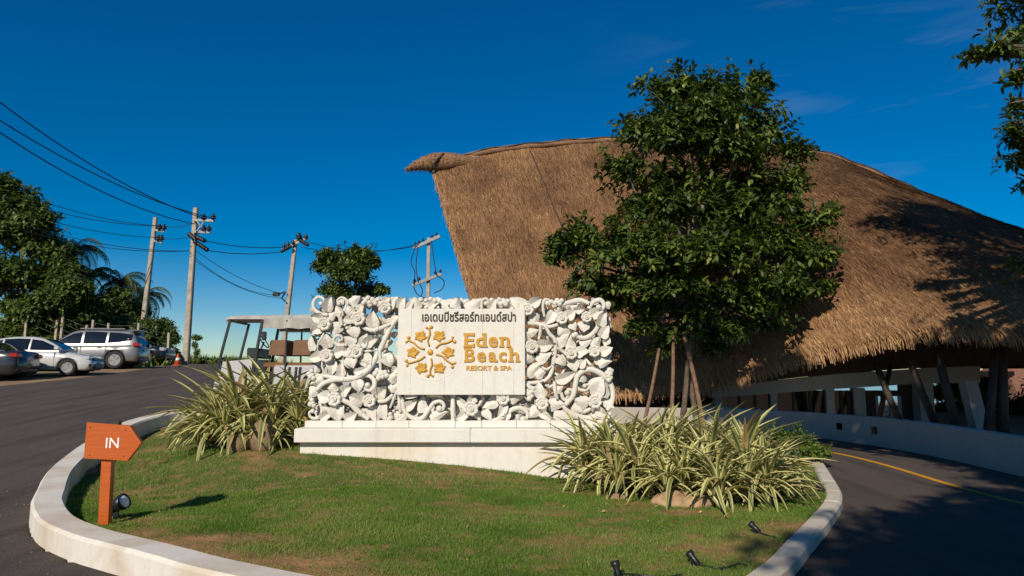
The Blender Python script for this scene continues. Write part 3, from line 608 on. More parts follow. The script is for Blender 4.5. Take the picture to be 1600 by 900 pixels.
VI_ = [('A', [(250, 290), (150, 270), (70, 200), (75, 110), (130, 66), (190, 95), (190, 140), (158, 150)], 24, 1), ('A', [(420, 420), (405, 300), (460, 200), (480, 120), (410, 72), (355, 110), (375, 150)], 24, 1), ('A', [(480, 655), (380, 660), (320, 610), (350, 552), (410, 548), (425, 590), (395, 605)], 22, 1), ('A', [(110, 730), (130, 640), (200, 510)], 15, 0), ('A', [(690, 450), (800, 478), (900, 450), (1010, 400)], 28, 0), ('A', [(690, 738), (850, 710)], 18, 0), ('A', [(400, 440), (390, 330), (405, 260)], 20, 0), ('A', [(440, 420), (500, 380), (520, 420), (490, 450)], 20, 1),
 ('B', [(110, 410), (200, 325), (320, 280), (480, 268), (600, 252), (720, 190), (800, 110), (880, -20), (960, -190), (1060, -400), (1160, -540)], 36, 0), ('B', [(120, 215), (300, 240), (430, 255)], 25, 0), ('B', [(670, 245), (760, 220), (838, 265), (850, 350), (800, 405), (742, 390), (735, 350), (768, 345)], 33, 1), ('B', [(930, -120), (925, 0), (930, 140)], 24, 0), ('B', [(140, 550), (172, 660), (150, 740), (90, 770), (30, 750), (20, 690), (65, 675)], 26, 1), ('B', [(440, 528), (560, 590), (650, 680), (780, 780)], 36, 0), ('B', [(890, 558), (1000, 540), (1090, 465)], 26, 0), ('B', [(1165, 380), (1180, 540), (1135, 660)], 24, 0), ('B', [(1050, 640), (1110, 500), (1140, 420)], 20, 0), ('B', [(190, 20), (190, 130), (260, 230)], 17, 0), ('B', [(500, 190), (520, 230), (620, 235)], 15, 0),
 ('C', [(60, 150), (90, 290), (190, 370), (300, 370), (380, 270), (440, 190), (520, 172), (562, 220), (540, 270), (505, 258)], 34, 1), ('C', [(1140, 402), (1280, 350), (1370, 272), (1470, 250), (1548, 300), (1550, 365), (1500, 375)], 30, 1), ('C', [(665, 100), (668, 400)], 34, 0), ('C', [(950, 250), (1035, 120)], 18, 0), ('C', [(20, 100), (40, 300)], 28, 0),
 ('D', [(30, 380), (150, 390), (260, 400), (380, 432), (490, 405)], 26, 0), ('D', [(270, 410), (270, 500), (250, 590)], 24, 0), ('D', [(330, 420), (380, 520), (450, 600), (452, 750), (430, 900)], 30, 0), ('D', [(320, 310), (300, 190), (322, 105), (380, 112), (382, 158), (350, 152)], 22, 1), ('D', [(540, 160), (640, 130), (760, 108), (870, 150)], 32, 0), ('D', [(860, 210), (920, 132), (1000, 104), (1048, 150), (1035, 210), (985, 195)], 32, 1), ('D', [(690, 545), (800, 572), (900, 530), (975, 430), (960, 350)], 30, 0), ('D', [(480, 690), (570, 755)], 24, 0), ('D', [(1040, 600), (1085, 700)], 20, 0), ('D', [(810, 815), (890, 905)], 20, 0), ('D', [(410, 780), (440, 750), (420, 720)], 18, 1), ('D', [(480, 780), (520, 800), (550, 780)], 16, 0),
 ('E', [(452, -20), (440, 120), (400, 230), (325, 300)], 32, 0), ('E', [(75, 310), (200, 312), (330, 280)], 24, 0), ('E', [(460, 300), (470, 420), (500, 520)], 28, 0), ('E', [(600, 600), (700, 480), (732, 330), (762, 220), (860, 150), (960, 148), (1080, 208), (1170, 300), (1215, 430), (1200, 580), (1140, 670)], 36, 0), ('E', [(740, 300), (772, 390), (860, 408), (915, 362), (895, 332), (850, 352)], 26, 1), ('E', [(550, 440), (580, 520), (650, 540), (708, 480), (690, 412), (640, 402), (625, 440)], 32, 1), ('E', [(580, 605), (650, 690), (780, 750), (900, 768), (1000, 742), (1100, 762), (1200, 775)], 38, 0), ('E', [(345, 340), (400, 368), (445, 338)], 18, 0), ('E', [(835, 695), (935, 640)], 26, 0), ('E', [(470, 190), (530, 225), (590, 150)], 16, 0), ('E', [(300, 110), (360, 140), (430, 100)], 16, 0),
 ('F', [(1060, 190), (1068, 100), (1118, 84), (1135, 135), (1105, 132)], 22, 1), ('F', [(700, 200), (680, 150), (730, 130), (750, 165)], 18, 1), ('F', [(420, 190), (500, 150), (600, 180)], 20, 0)]
BE_ = [('A', 790, 125, 130, 60, 10), ('B', 930, 205, 105, 65, 9), ('B', 55, 210, 45, 75, 5), ('B', 55, 570, 45, 50, 4), ('B', 1060, 755, 30, 50, 3), ('D', 470, 135, 90, 45, 7), ('E', 150, 430, 60, 110, 8), ('E', 1165, 200, 40, 95, 7), ('F', 500, 95, 120, 14, 5), ('F', 1290, 125, 95, 45, 8), ('D', 690, 530, 25, 25, 2)]
HOLES = [S(c, x, y) for c, L_ in {'A': [(145, 540), (365, 350), (285, 580), (580, 610), (775, 685), (905, 520), (395, 850), (745, 420), (725, 250), (150, 690), (590, 170), (840, 235), (160, 120), (430, 140), (960, 690)], 'B': [(550, 170), (830, 150), (880, 80), (990, 300), (235, 390), (250, 620), (510, 605), (700, 650), (640, 765), (1000, 500), (1130, 545), (440, 315), (170, 110), (1110, 340), (780, 300)], 'C': [(115, 130), (210, 295), (110, 385), (590, 175), (600, 370), (990, 235), (1150, 275), (1460, 292), (1100, 397), (1320, 397), (880, 382), (385, 160), (470, 230), (985, 110)], 'D': [(110, 430), (325, 540), (430, 530), (210, 560), (712, 340), (640, 485), (530, 690), (505, 755), (955, 510), (80, 325), (280, 330), (795, 520), (600, 200), (830, 205), (450, 440), (345, 875), (980, 160)], 'E': [(345, 65), (240, 220), (375, 290), (510, 150), (505, 325), (390, 445), (185, 765), (320, 690), (640, 575), (700, 770), (870, 645), (775, 245), (1110, 315), (670, 430), (40, 680), (880, 90), (930, 190), (530, 450)]}.items() for x, y in L_]
occ = []
rl = random.Random(3)
for c, L_ in LV_.items():
    for (x0, y0, x1, y1, w) in L_:
        b_, t_ = S(c, x0, y0), S(c, x1, y1); t_ = b_ + (t_ - b_) * 1.06; dp = rl.uniform(.005, .06)
        part('leaf', slit(carved_leaf(b_, t_, SL(c, w) * 1.10, dp, .20, rl.uniform(-.10, .10), rl.choice([0, .07, .12]), rl.uniform(-.32, .32))), MT['carve'], sign, True)
        occ.append(((b_ + t_) / 2, np.linalg.norm(b_ - t_) * .4))
for c, x, y, r_ in FL_:
    q = S(c, x, y); f_ = part('flower', slit(carved_flower(q, SL(c, r_) * .98, -.03, .12, rl.uniform(0, 1))), MT['carve'], sign, True)
    part('flower_button', slit(flower_button(q, SL(c, r_), -.03)), MT['carve'], f_, True); occ.append((q, SL(c, r_)))
for c, pts, r_, e in VI_:
    part('vine', slit(vine(c, pts, r_, rl.uniform(.015, .045), (.8, 1, .62) if e else (.8, 1.05, .8), bool(e))), MT['carve'], sign, True)
for c, x, y, sx_, sy_, n_ in BE_:
    its = []
    for k in range(n_):
        a = k * 2.4; rr2 = math.sqrt((k + .4) / n_); q = S(c, x + sx_ * rr2 * math.cos(a) * .9, y + sy_ * rr2 * math.sin(a) * .9)
        its.append(ball((q[0], SY + rl.uniform(-.005, .03), q[1]), rl.uniform(.036, .045), 12, 8))
    part('berry_cluster', join(*its), MT['carve'], sign, True)
# deeper leaves of the openwork, set behind the front ones and clear of the pierced holes
regs = [(484, 622, 468, 654), (822, 954, 470, 654), (622, 822, 620, 654), (600, 822, 468, 482)]
pl = []
for (a, b, c_, d_) in regs:
    for _ in range(900):
        q = P(rl.uniform(a, b), rl.uniform(c_, d_), SY); q = np.array((q[0], q[2]))
        if any(np.linalg.norm(q - h) < .062 for h in HOLES): continue
        if any(np.linalg.norm(q - o) < .075 for o in pl): continue
        pl.append(q)
for q in pl:
    a = rl.uniform(0, 6.28); L_ = rl.uniform(.11, .14); dv_ = np.array((math.cos(a), math.sin(a))) * L_ / 2
    part('leaf', slit(carved_leaf(q - dv_, q + dv_, rl.uniform(.11, .15), rl.uniform(.19, .25), .30, rl.uniform(-.1, .1), .06, rl.uniform(-.2, .2))), MT['carve'], sign, True)
# foot blocks under the carving, ledge and plinth
xs_ = [P(x, 662, SY)[0] for x in (478, 536.5, 589, 640, 712, 753, 807, 860, 912, 964)]
zl = P(700, 668.5, 10.42)[2]
for a, b in zip(xs_[:-1], xs_[1:]):
    part('foot_block', bbox(a + .0025, b - .0025, SY - .07, SY + .34, zl - .004, zfoot + rl.uniform(-.004, .004), .006), MT['ledge'], sign)
lx0, lxm, lx1 = P(459, 680, 10.3)[0], P(735, 680, 10.3)[0], P(975, 680, 10.3)[0]; lz0 = P(700, 692, 10.3)[2]
part('ledge', bbox(lx0, lxm - .001, 10.30, 11.0, lz0, zl - .006, .012), MT['ledge'], sign)
part('ledge', bbox(lxm + .001, lx1, 10.306, 11.0, lz0 - .003, zl - .008, .012), MT['ledge'], sign)
part('plinth', bbox(lx0 + .06, lx1 - .06, 10.42, 10.95, -.25, lz0 + .004, .01), MT['plinth'], sign)
# plaque of four stone slabs with raised letters
p0, p1 = P(622.5, 482, SY - .09), P(820.5, 617, SY - .09); PLY = SY - .09
edges = [p0[0], P(642, 550, PLY)[0], P(695, 550, PLY)[0], P(754, 550, PLY)[0], P(803, 550, PLY)[0], p1[0]]
bk = part('plaque', bbox(p0[0] + .01, p1[0] - .01, PLY + .02, SY + .16, p1[2] + .01, p0[2] - .01, .004), MT['plaque'], sign)
for a, b in zip(edges[:-1], edges[1:]):
    part('stone_slab', bbox(a + .0006, b - .0006, PLY, PLY + .05, p1[2], p0[2] + rl.uniform(-.006, .004), .004), MT['plaque'], bk)
def text_mesh(body, offset=0.0, extrude=0.01, shear=0.0):
    cu = bpy.data.curves.new('lettering', 'FONT'); cu.body = body; cu.size = 1.0; cu.extrude = 0.0; cu.resolution_u = 6
    cu.offset = offset
    o = bpy.data.objects.new('lettering_tmp', cu); COL.objects.link(o); dg = bpy.context.evaluated_depsgraph_get(); dg.update()
    me = bpy.data.meshes.new_from_object(o.evaluated_get(dg)); bpy.data.objects.remove(o)
    bm = bmesh.new(); bm.from_mesh(me); bpy.data.meshes.remove(me)
    bmesh.ops.remove_doubles(bm, verts=bm.verts, dist=1e-5)
    r_ = bmesh.ops.extrude_face_region(bm, geom=bm.faces[:]); vs = [v for v in r_['geom'] if isinstance(v, bmesh.types.BMVert)]
    for v in vs: v.co.z += 1.0
    bmesh.ops.recalc_face_normals(bm, faces=bm.faces)
    bm.verts.index_update(); V = np.array([v.co[:] for v in bm.verts]); F = [[v.index for v in f.verts] for f in bm.faces]; bm.free()
    return V, F
def fit(VF, c, x0, x1, ytop, ybot, thick, Yf, keep=None):
    """place letters so that their outline fills the given picture box on the plaque plane"""
    V, F = VF; lo, hi = V.min(0), V.max(0)
    a, b = (P(x0, ytop, Yf), P(x1, ybot, Yf)) if c is None else (P(CR[c][0] + x0 / CR[c][2], CR[c][1] + ytop / CR[c][2], Yf), P(CR[c][0] + x1 / CR[c][2], CR[c][1] + ybot / CR[c][2], Yf))
    u = (V[:, 0] - lo[0]) / (hi[0] - lo[0]); v = (V[:, 1] - lo[1]) / (hi[1] - lo[1])
    return np.stack([a[0] + (b[0] - a[0]) * u, Yf + .004 - V[:, 2] * thick, b[2] + (a[2] - b[2]) * v], 1), F
th_ = part('thai_lettering', fit(text_mesh('เอเดนบีชรีสอร์ทแอนด์สปา', 0.018), 'G', 280, 1102, 92, 182, .018, PLY), MT['brown_letter'], bk)
th_['label'] = 'dark brown raised Thai lettering across the top of the plaque'
def slab_word(chars, base, xh, cap, name):
    """slab serif letters: sans outlines made bold plus square serifs; chars = (letter, x0, x1, kind)"""
    for ch, x0, x1, kind in chars:
        top = base - (cap if kind in 'Ca' else xh); its = [fit(text_mesh(ch, 0.028), 'G', x0, x1, top, base, .022, PLY)]
        def serif(cx, y, w=26, h=15):
            a = P(CR['G'][0] + (cx - w) / CR['G'][2], CR['G'][1] + (y - h / 2) / CR['G'][2], PLY); b = P(CR['G'][0] + (cx + w) / CR['G'][2], CR['G'][1] + (y + h / 2) / CR['G'][2], PLY)
            its.append(box(a[0], b[0], PLY - .0175, PLY + .003, b[2], a[2]))
        if ch in 'EB': serif(x0 + 8, top + 7, 16); serif(x0 + 8, base - 7, 16)
        if ch == 'E': serif(x1 - 4, top + 14, 7, 32); serif(x1 - 4, base - 16, 7, 36)
        if ch == 'd': serif(x1 - 20, top + 7, 17); serif(x1 - 2, base - 7, 14)
        if ch == 'n': serif(x0 + 6, top + 8, 17); serif(x0 + 12, base - 7, 22); serif(x1 - 10, base - 7, 22)
        if ch == 'h': serif(x0 + 6, top + 7, 18); serif(x0 + 12, base - 7, 23); serif(x1 - 10, base - 7, 22)
        if ch == 'a': serif(x1 + 2, base - 7, 12)
        part('letter', join(*its), MT['gold'], bk)
slab_word([('E', 650, 738, 'C'), ('d', 752, 842, 'a'), ('e', 862, 944, 'x'), ('n', 966, 1050, 'x')], 408, 92, 124, 'eden')
slab_word([('B', 655, 742, 'C'), ('e', 762, 840, 'x'), ('a', 862, 930, 'x'), ('c', 952, 1022, 'x'), ('h', 1046, 1130, 'a')], 538, 88, 124, 'beach')
part('resort_lettering', fit(text_mesh('RESORT & SPA', 0.035), 'G', 667, 1070, 570, 613, .014, PLY), MT['gold'], bk)
# emblem: dot, six twigs, six lobed leaves, engraved ring
em = part('emblem_dot', (lambda q: (np.stack([q[0][:, 0], q[0][:, 1], q[0][:, 2]], 1), q[1]))(xf(lathe([(.001, .016), (.035, .016), (.045, .010), (.048, -.003)][::-1], 20), (P(610 + 350 / 5.626, 470 + 452 / 5.626, PLY)[0], PLY, P(610 + 350 / 5.626, 470 + 452 / 5.626, PLY)[2]), (R(90), 0, 0))), MT['gold'], bk, True)
def GP(x, y, d=0): q = P(610 + x / 5.626, 470 + y / 5.626, PLY); return np.array((q[0], PLY - d, q[2]))
for tw in [[(342, 398), (330, 350), (348, 290), (340, 245)], [(398, 415), (440, 380), (500, 368), (545, 345)], [(402, 472), (450, 485), (500, 530), (548, 558)], [(358, 505), (366, 560), (350, 610), (352, 650)], [(305, 488), (255, 520), (195, 540), (155, 548)], [(300, 426), (250, 410), (205, 370), (160, 348)]]:
    q = spline([GP(*t, .008) for t in tw], 14); e = tw[-1]; d = np.array(tw[-1]) - np.array(tw[-2]); d = d / np.linalg.norm(d); nn = np.array((-d[1], d[0]))
    f1 = np.array(e) + d * 6 + nn * 22; f2 = np.array(e) + d * 10 - nn * 20
    part('emblem_twig', join(tube(q, .0150, 8), tube([GP(*e, .008), GP(*f1, .008)], .009, 6), tube([GP(*e, .008), GP(*f2, .008)], .009, 6), ball(GP(*(f1 + d * 4), .006), (.028, .014, .028), 10, 6), ball(GP(*(f2 + d * 2), .006), (.021, .012, .021), 10, 6)), MT['gold'], bk, True)
for (x, y, rot) in [(262, 318, .5), (432, 316, -.6), (518, 455, -1.5), (436, 588, -2.3), (268, 588, 2.2), (190, 455, 1.5)]:
    c0 = GP(x, y); n_ = 60; pol = []
    for k in range(n_):
        a = 2 * math.pi * k / n_; rr2 = .080 + .013 * math.cos(5 * a) + .007 * math.cos(10 * a + 1.5) + .004 * math.cos(17 * a) + .012 * math.cos(a)
        pol.append((c0[0] + rr2 * math.sin(a + rot) * 1.1, c0[2] + rr2 * math.cos(a + rot)))
    V1 = [(x_, PLY - .006, z_) for x_, z_ in pol] + [(c0[0] + (x_ - c0[0]) * .72, PLY - .018, c0[2] + (z_ - c0[2]) * .72) for x_, z_ in pol] + [(x_, PLY + .003, z_) for x_, z_ in pol] + [(c0[0], PLY - .014, c0[2])]
    F1 = [(k, (k + 1) % n_, n_ + (k + 1) % n_, n_ + k) for k in range(n_)] + [(2 * n_ + k, 2 * n_ + (k + 1) % n_, (k + 1) % n_, k) for k in range(n_)] + [(n_ + k, n_ + (k + 1) % n_, 3 * n_) for k in range(n_)]
    part('emblem_leaf', (np.array(V1), F1), MT['gold'], bk, False)
arc = [GP(350 + 278 * math.cos(a), 440 + 262 * math.sin(a), -.002) for a in np.linspace(-.25, 2.35, 40)]
part('emblem_ring', tube(arc, .0065, 6), MT['plaque'], bk, True)

# ------------------------------------------------------------------ thatched pavilion
RY = 25.5
ridge_c = np.array([P(676, 262, RY), P(760, 238, RY), P(860, 226, RY), P(945, 220, RY), P(1080, 219, RY), P(1190, 226, RY), P(1280, 240, RY), P(1345, 262, RY), P(1420, 295, RY), P(1500, 334, RY), P(1600, 386, RY), (21.5, 25.2, 4.6), (24.0, 24.8, 2.6)])
eave_c = np.array([(-.45, 22.4, 1.35), (1.2, 21.8, 1.35), (2.8, 21.2, 1.38), (4.2, 20.6, 1.45), (6.0, 19.6, 1.66), (7.4, 18.8, 2.18), (8.7, 18.0, 2.60), (10.4, 16.7, 2.86), (12.4, 15.6, 2.65), (15.5, 15.4, 2.2), (19, 16.8, 2.1), (22, 19.6, 2.0), (24.0, 23.0, 2.0)])
NU, NVV = 140, 40
rc, ec = spline(ridge_c, NU), spline(eave_c, NU)
def roof_pt(u, v):
    """u along the building, v 0 ridge .. 1 eave"""
    f = np.asarray(u) * (NU - 1); i0 = np.clip(np.floor(f).astype(int), 0, NU - 2); t = (f - i0)[..., None]
    a = rc[i0] * (1 - t) + rc[i0 + 1] * t; b = ec[i0] * (1 - t) + ec[i0 + 1] * t; v = np.asarray(v)[..., None]
    p = a + (b - a) * v
    bul = np.sin(np.pi * v[..., 0]) * (0.55 * ss(.35, .8, u) - 0.12 * ss(.3, 0, u))
    p[..., 2] += bul * 0.75; p[..., 1] -= bul * 0.65
    n = (fnoise(np.asarray(u) * 26, v[..., 0] * 7, 31, 3) - .5) * 0.16; p[..., 1] -= n; p[..., 2] += n * .6
    return p
pav = thing('thatched_pavilion', 'huge brown thatched roof pavilion with pointed horn at its ridge', 'pavilion', (9, 22, 0))
U, VV = np.meshgrid(np.linspace(0, 1, NU), np.linspace(0, 1, NVV)); RP = roof_pt(U.ravel(), VV.ravel())
back = RP.copy().reshape(NVV, NU, 3); back[:, :, 1] = 2 * rc[None, :, 1] - back[:, :, 1]; back = back.reshape(-1, 3)
k = (np.arange(NVV - 1)[:, None] * NU + np.arange(NU - 1)[None]).ravel(); Q = np.stack([k, k + NU, k + NU + 1, k + 1], 1)
roof = part('roof', (RP, Q), MT['thatch'], pav, True)
roofb = part('roof', (back, Q[:, ::-1]), MT['thatch'], pav, True)
for o_ in (roof, roofb):
    md = o_.modifiers.new('thick', 'SOLIDIFY'); md.thickness = 0.22; md.offset = -1 if o_ is roof else 1
def strands(u, v, length, width, lift, tint, seed, along=None, jit=.18):
    r = np.random.default_rng(seed); n = len(u); p = roof_pt(u, v)
    dn = roof_pt(u, np.minimum(v + .02, 1.02)) - roof_pt(u, v - .002); dn /= np.linalg.norm(dn, axis=1)[:, None]
    sd_ = roof_pt(np.minimum(u + .004, 1), v) - roof_pt(np.maximum(u - .004, 0), v); sd_ /= np.linalg.norm(sd_, axis=1)[:, None]
    nr = np.cross(sd_, dn); nr *= np.where(nr[:, 1:2] > 0, -1, 1)
    d = dn + sd_ * r.normal(0, jit, n)[:, None] + nr * r.uniform(.0, lift, n)[:, None]
    if along is not None: d = d * (1 - along[:, None]) + np.array((0, 0, -1.0)) * along[:, None]
    d /= np.linalg.norm(d, axis=1)[:, None]; L = length * r.uniform(.5, 1.3, n)[:, None]; w = width * r.uniform(.6, 1.4, n)[:, None]
    b0 = p + nr * .015; V = np.empty((n, 4, 3)); V[:, 0] = b0 - sd_ * w / 2; V[:, 1] = b0 + sd_ * w / 2; V[:, 2] = b0 + d * L + sd_ * w * .25; V[:, 3] = b0 + d * L - sd_ * w * .25
    return V.reshape(-1, 3), np.arange(n * 4).reshape(-1, 4), np.repeat(tint, 4)
r_ = np.random.default_rng(9); n_ = 230000
u = r_.random(n_); v = 1 - r_.random(n_) ** 1.0; patch = fnoise(u * 34, v * 9, 12, 4); grime = fnoise(u * 9, v * 3.2, 71, 3)
ti = np.clip(.41 + .50 * (patch - .5) + .30 * (grime - .5) + .04 * np.sin(v * 70 + 9 * fnoise(u * 30, v * 3, 3, 3)) + r_.normal(0, .19, n_) + .22 * ss(.72, 1, v) - .05, 0, 1)
s1 = strands(u, v, .30, .017, .15, ti, 1)
n2 = 16000; u2 = r_.random(n2); v2 = r_.uniform(.955, 1.0, n2)
s2 = strands(u2, v2, .50, .022, .05, np.clip(r_.normal(.72, .18, n2), 0, 1), 2, along=r_.uniform(.35, .85, n2))
n3 = 5000; v3 = r_.random(n3); u3 = r_.uniform(0, .004, n3); s3 = strands(u3, v3, .34, .03, .12, np.clip(r_.normal(.62, .16, n3), 0, 1), 3)
Vs = np.vstack([s1[0], s2[0], s3[0]]); o1, o2 = len(s1[0]), len(s1[0]) + len(s2[0])
th = part('thatch', (Vs, np.vstack([s1[1], s2[1] + o1, s3[1] + o2])), MT['straw'], roof, tint=np.r_[s1[2], s2[2], s3[2]]); th['kind'] = 'stuff'
# frayed end of the thatch on the slanting gable, ridge roll, horn, ropes
part('gable_edge', tube(roof_pt(np.full(40, .001), np.linspace(0.02, 1, 40)) + np.array((0.06, .12, 0)), .17, 10), MT['thatch'], roof, True)
part('ridge_roll', tube(rc[2:118] + np.array((0, 0, .02)), np.linspace(.13, .09, 116), 10), MT['thatch_light'], roof, True)
part('ridge_rope', tube(rc[2:112] + np.array((0, -.13, .09)) + np.stack([np.zeros(110), .02 * np.sin(np.arange(110) * 1.3), .03 * np.sin(np.arange(110) * .9)], 1), .018, 6), MT['dark_wood'], roof, True)
hp = spline([P(790, 244, RY + .3), P(735, 251, RY), P(703, 253, RY), P(680, 254, RY), P(661, 256, RY), P(647, 260, RY), P(634, 266, RY)], 26); hr = np.interp(np.linspace(0, 1, 26), [0, .35, .56, .70, .82, .92, 1], [.05, .20, .36, .38, .26, .14, .03])
hn = part('ridge_horn', tube(hp, hr, 14), MT['thatch_light'], roof, True)
nh = 1800; r2 = np.random.default_rng(4); ti_ = r2.random(nh); ia = np.minimum((ti_ * 25).astype(int), 24); an = r2.uniform(0, 6.28, nh)
cen = hp[ia]; off = np.stack([np.zeros(nh), np.cos(an), np.sin(an)], 1); b0 = cen + off * hr[ia][:, None]
dd = np.stack([-np.ones(nh), 0.25 * np.cos(an), .25 * np.sin(an) - .55 * ss(.5, 1, ti_)], 1) + r2.normal(0, .15, (nh, 3)); dd /= np.linalg.norm(dd, axis=1)[:, None]
Lh = r2.uniform(.10, .24, nh)[:, None]; wv = np.cross(dd, off) * .014
Vh = np.stack([b0 - wv, b0 + wv, b0 + dd * Lh], 1).reshape(-1, 3)
hs_ = part('horn_straw', (Vh, np.arange(nh * 3).reshape(-1, 3)), MT['straw'], hn, tint=np.repeat(np.clip(r2.normal(.55, .2, nh), 0, 1), 3)); hs_['kind'] = 'stuff'
part('rope', tube([P(693, 240, RY - .3), P(684, 248, RY - .45), P(676, 258, RY - .4), P(672, 270, RY - .2)], .045, 6), MT['dark_wood'], roof, True)
ua = float(np.interp(805, [676, 945], [0, .29])); uu = np.interp(np.linspace(0, 1, 30), [0, 1], [.128, .138])
rp_ = roof_pt(uu, np.linspace(.02, .62, 30)); part('rope', tube(rp_ + np.array((0, -.04, .05)), .022, 5), MT['dark_wood'], roof, True)
# dark soffit beams, floor, white rooms, leaning columns
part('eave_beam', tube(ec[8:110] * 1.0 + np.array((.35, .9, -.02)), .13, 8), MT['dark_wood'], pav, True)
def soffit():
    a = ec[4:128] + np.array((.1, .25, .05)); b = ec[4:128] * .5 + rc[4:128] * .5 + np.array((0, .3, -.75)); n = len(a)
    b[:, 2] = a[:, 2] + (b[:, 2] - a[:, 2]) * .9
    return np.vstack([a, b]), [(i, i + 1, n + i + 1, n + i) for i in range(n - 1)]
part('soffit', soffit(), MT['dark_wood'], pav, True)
part('floor', box(8.4, 24, 17.2, 33, -.35, .16), MT['wall'], pav)
def pbox(x0, y0, x1, y1, Y, d, b=.02):
    a, c = P(x0, y1, Y), P(x1, y0, Y); return bbox(min(a[0], c[0]), max(a[0], c[0]), Y, Y + d, min(a[2], c[2]), max(a[2], c[2]), b)
def pquad(pts, Y, d):
    q = [P(x, y, Y) for x, y in pts]; return poly_prism([(a[0], a[2]) for a in q], Y, Y + d)
W1 = 21.6
part('beam', pquad([(1112, 606), (1300, 585), (1470, 574), (1532, 572), (1532, 598), (1430, 600), (1300, 608), (1112, 622)], W1, .35), MT['shaded_white_wall'], pav)
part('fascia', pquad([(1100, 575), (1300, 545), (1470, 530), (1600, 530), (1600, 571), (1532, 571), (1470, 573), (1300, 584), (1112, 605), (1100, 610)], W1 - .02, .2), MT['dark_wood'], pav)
part('lower_wall', pquad([(1100, 633), (1420, 655), (1420, 690), (1100, 690)], W1 + .05, .2), MT['shaded_white_wall'], pav)
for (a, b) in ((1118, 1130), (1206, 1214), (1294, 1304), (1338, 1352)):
    part('post', pbox(a, 606, b, 660, W1 + .02, .3), MT['shaded_white_wall'], pav)
part('side_wall', pquad([(1436, 598), (1458, 598), (1463, 668), (1440, 668)], W1 - .3, .4), MT['shaded_white_wall'], pav)
part('ceiling', box(6.5, 16, W1 + .3, 32, P(1300, 600, W1)[2] + .25, P(1300, 600, W1)[2] + .4), MT['shaded_white_wall'], pav)
for (a, b) in ((1131, 1205), (1215, 1293), (1305, 1337)):
    w_ = part('window', pbox(a, 610, b, 660, W1 + .14, .02, .002), MT['glass'], pav)
    for m_ in np.linspace(a, b, 4)[1:-1]: part('mullion', pbox(m_ - .8, 610, m_ + .8, 660, W1 + .11, .04, .002), MT['dark_wood'], w_)
vw = part('window', pbox(1370, 619, 1408, 655, W1 + .16, .015, .002), MT['clear'], pav)
part('shade_fill_panel', pbox(1352, 610, 1370, 662, W1 + .12, .1, .004), MT['dark_wood'], pav)  # added dark sheets beside the window stand in for the shaded interior
part('shade_fill_panel', pbox(1409, 600, 1437, 664, W1 + .12, .1, .004), MT['dark_wood'], pav)
for m_ in (1371, 1380, 1393, 1407): part('mullion', pbox(m_ - 1, 617, m_ + 1, 657, W1 + .12, .05, .004), MT['shaded_white_wall'], vw)
part('mullion', pbox(1370, 643, 1408, 645, W1 + .125, .04, .004), MT['shaded_white_wall'], vw)
part('mullion', pbox(1352, 610, 1436, 619, W1 + .1, .1, .004), MT['dark_wood'], vw)
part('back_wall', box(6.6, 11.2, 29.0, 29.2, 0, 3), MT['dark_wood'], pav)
part('shade_fill_wall', box(-.2, 6.9, 23.6, 23.8, -.2, 3.2), MT['dark_wood'], pav)  # dark wall added to close the view and keep the under-roof space dark
part('shade_fill_wall', box(6.75, 6.95, W1 + .4, 23.6, -.2, 3.2), MT['dark_wood'], pav)
for (x0, y0, x1, y1, Y, w) in ((1368, 572, 1410, 668, 18.6, .19), (1420, 566, 1466, 672, 17.8, .20), (1466, 560, 1498, 678, 17.2, .23), (1556, 545, 1543, 690, 16.8, .22), (1565, 545, 1568, 690, 16.9, .27), (1392, 575, 1372, 660, 20.5, .15)):
    part('column', tube([P(x0, y0 - 6, Y + .2), P((x0 + x1) / 2, (y0 + y1) / 2, Y + .1), P(x1, y1, Y)], [w * .42, w * .46, w * .5], 12), MT['dark_wood'], pav, True)
part('white_column', bar(P(1512, 596, 18.6), P(1534, 684, 18.4), .34, .3), MT['shaded_white_wall'], pav)
part('white_column', bar(P(1650, 590, 20), P(1650, 690, 20), .3, .3), MT['shaded_white_wall'], pav)
# small far roof seen under the eave
hr_ = thing('far_thatched_hut', 'small red-brown roofed hut glimpsed beyond the pavilion columns', 'hut', (27, 37, 0))
a, b = P(1572, 604, 36), P(1660, 596, 36)
part('roof', (np.array([(a[0], 35, a[2] - .6), (b[0] + 2, 35, a[2] - .6), (b[0] + 2, 38, a[2] + 1.6), (a[0] + 1.2, 38, a[2] + 1.6), (a[0], 41, a[2] - .6), (b[0] + 2, 41, a[2] - .6)]), [(0, 1, 2, 3), (3, 2, 5, 4), (0, 3, 4)]), simple('roof_tile', (0.22, 0.10, 0.06), .8, var=.4), hr_)
part('wall', box(a[0] + .6, b[0] + 1.5, 35.6, 40.4, -.3, a[2] - .3), MT['wall'], hr_)

# ------------------------------------------------------------------ trees and plants
def leaf_arrays(pos, dirs, nor, size, aspect=.38, fold=.12):
    """six-vertex folded leaves: (n,6,3) vertices and triangles"""
    n = len(pos); s = np.cross(dirs, nor); s /= np.linalg.norm(s, axis=1)[:, None] + 1e-9; nn = np.cross(s, dirs); L = size[:, None]; w = L * aspect / 2
    V = np.empty((n, 6, 3)); V[:, 0] = pos
    V[:, 1] = pos + dirs * L * .35 - s * w * .9 + nn * L * fold; V[:, 2] = pos + dirs * L * .35 + s * w * .9 + nn * L * fold
    V[:, 3] = pos + dirs * L * .72 - s * w * .8 + nn * L * fold * .6; V[:, 4] = pos + dirs * L * .72 + s * w * .8 + nn * L * fold * .6; V[:, 5] = pos + dirs * L - nn * L * .12
    T = np.array([(0, 2, 1), (1, 2, 4), (1, 4, 3), (3, 4, 5)]); F = (np.arange(n)[:, None, None] * 6 + T[None]).reshape(-1, 3)
    return V, F
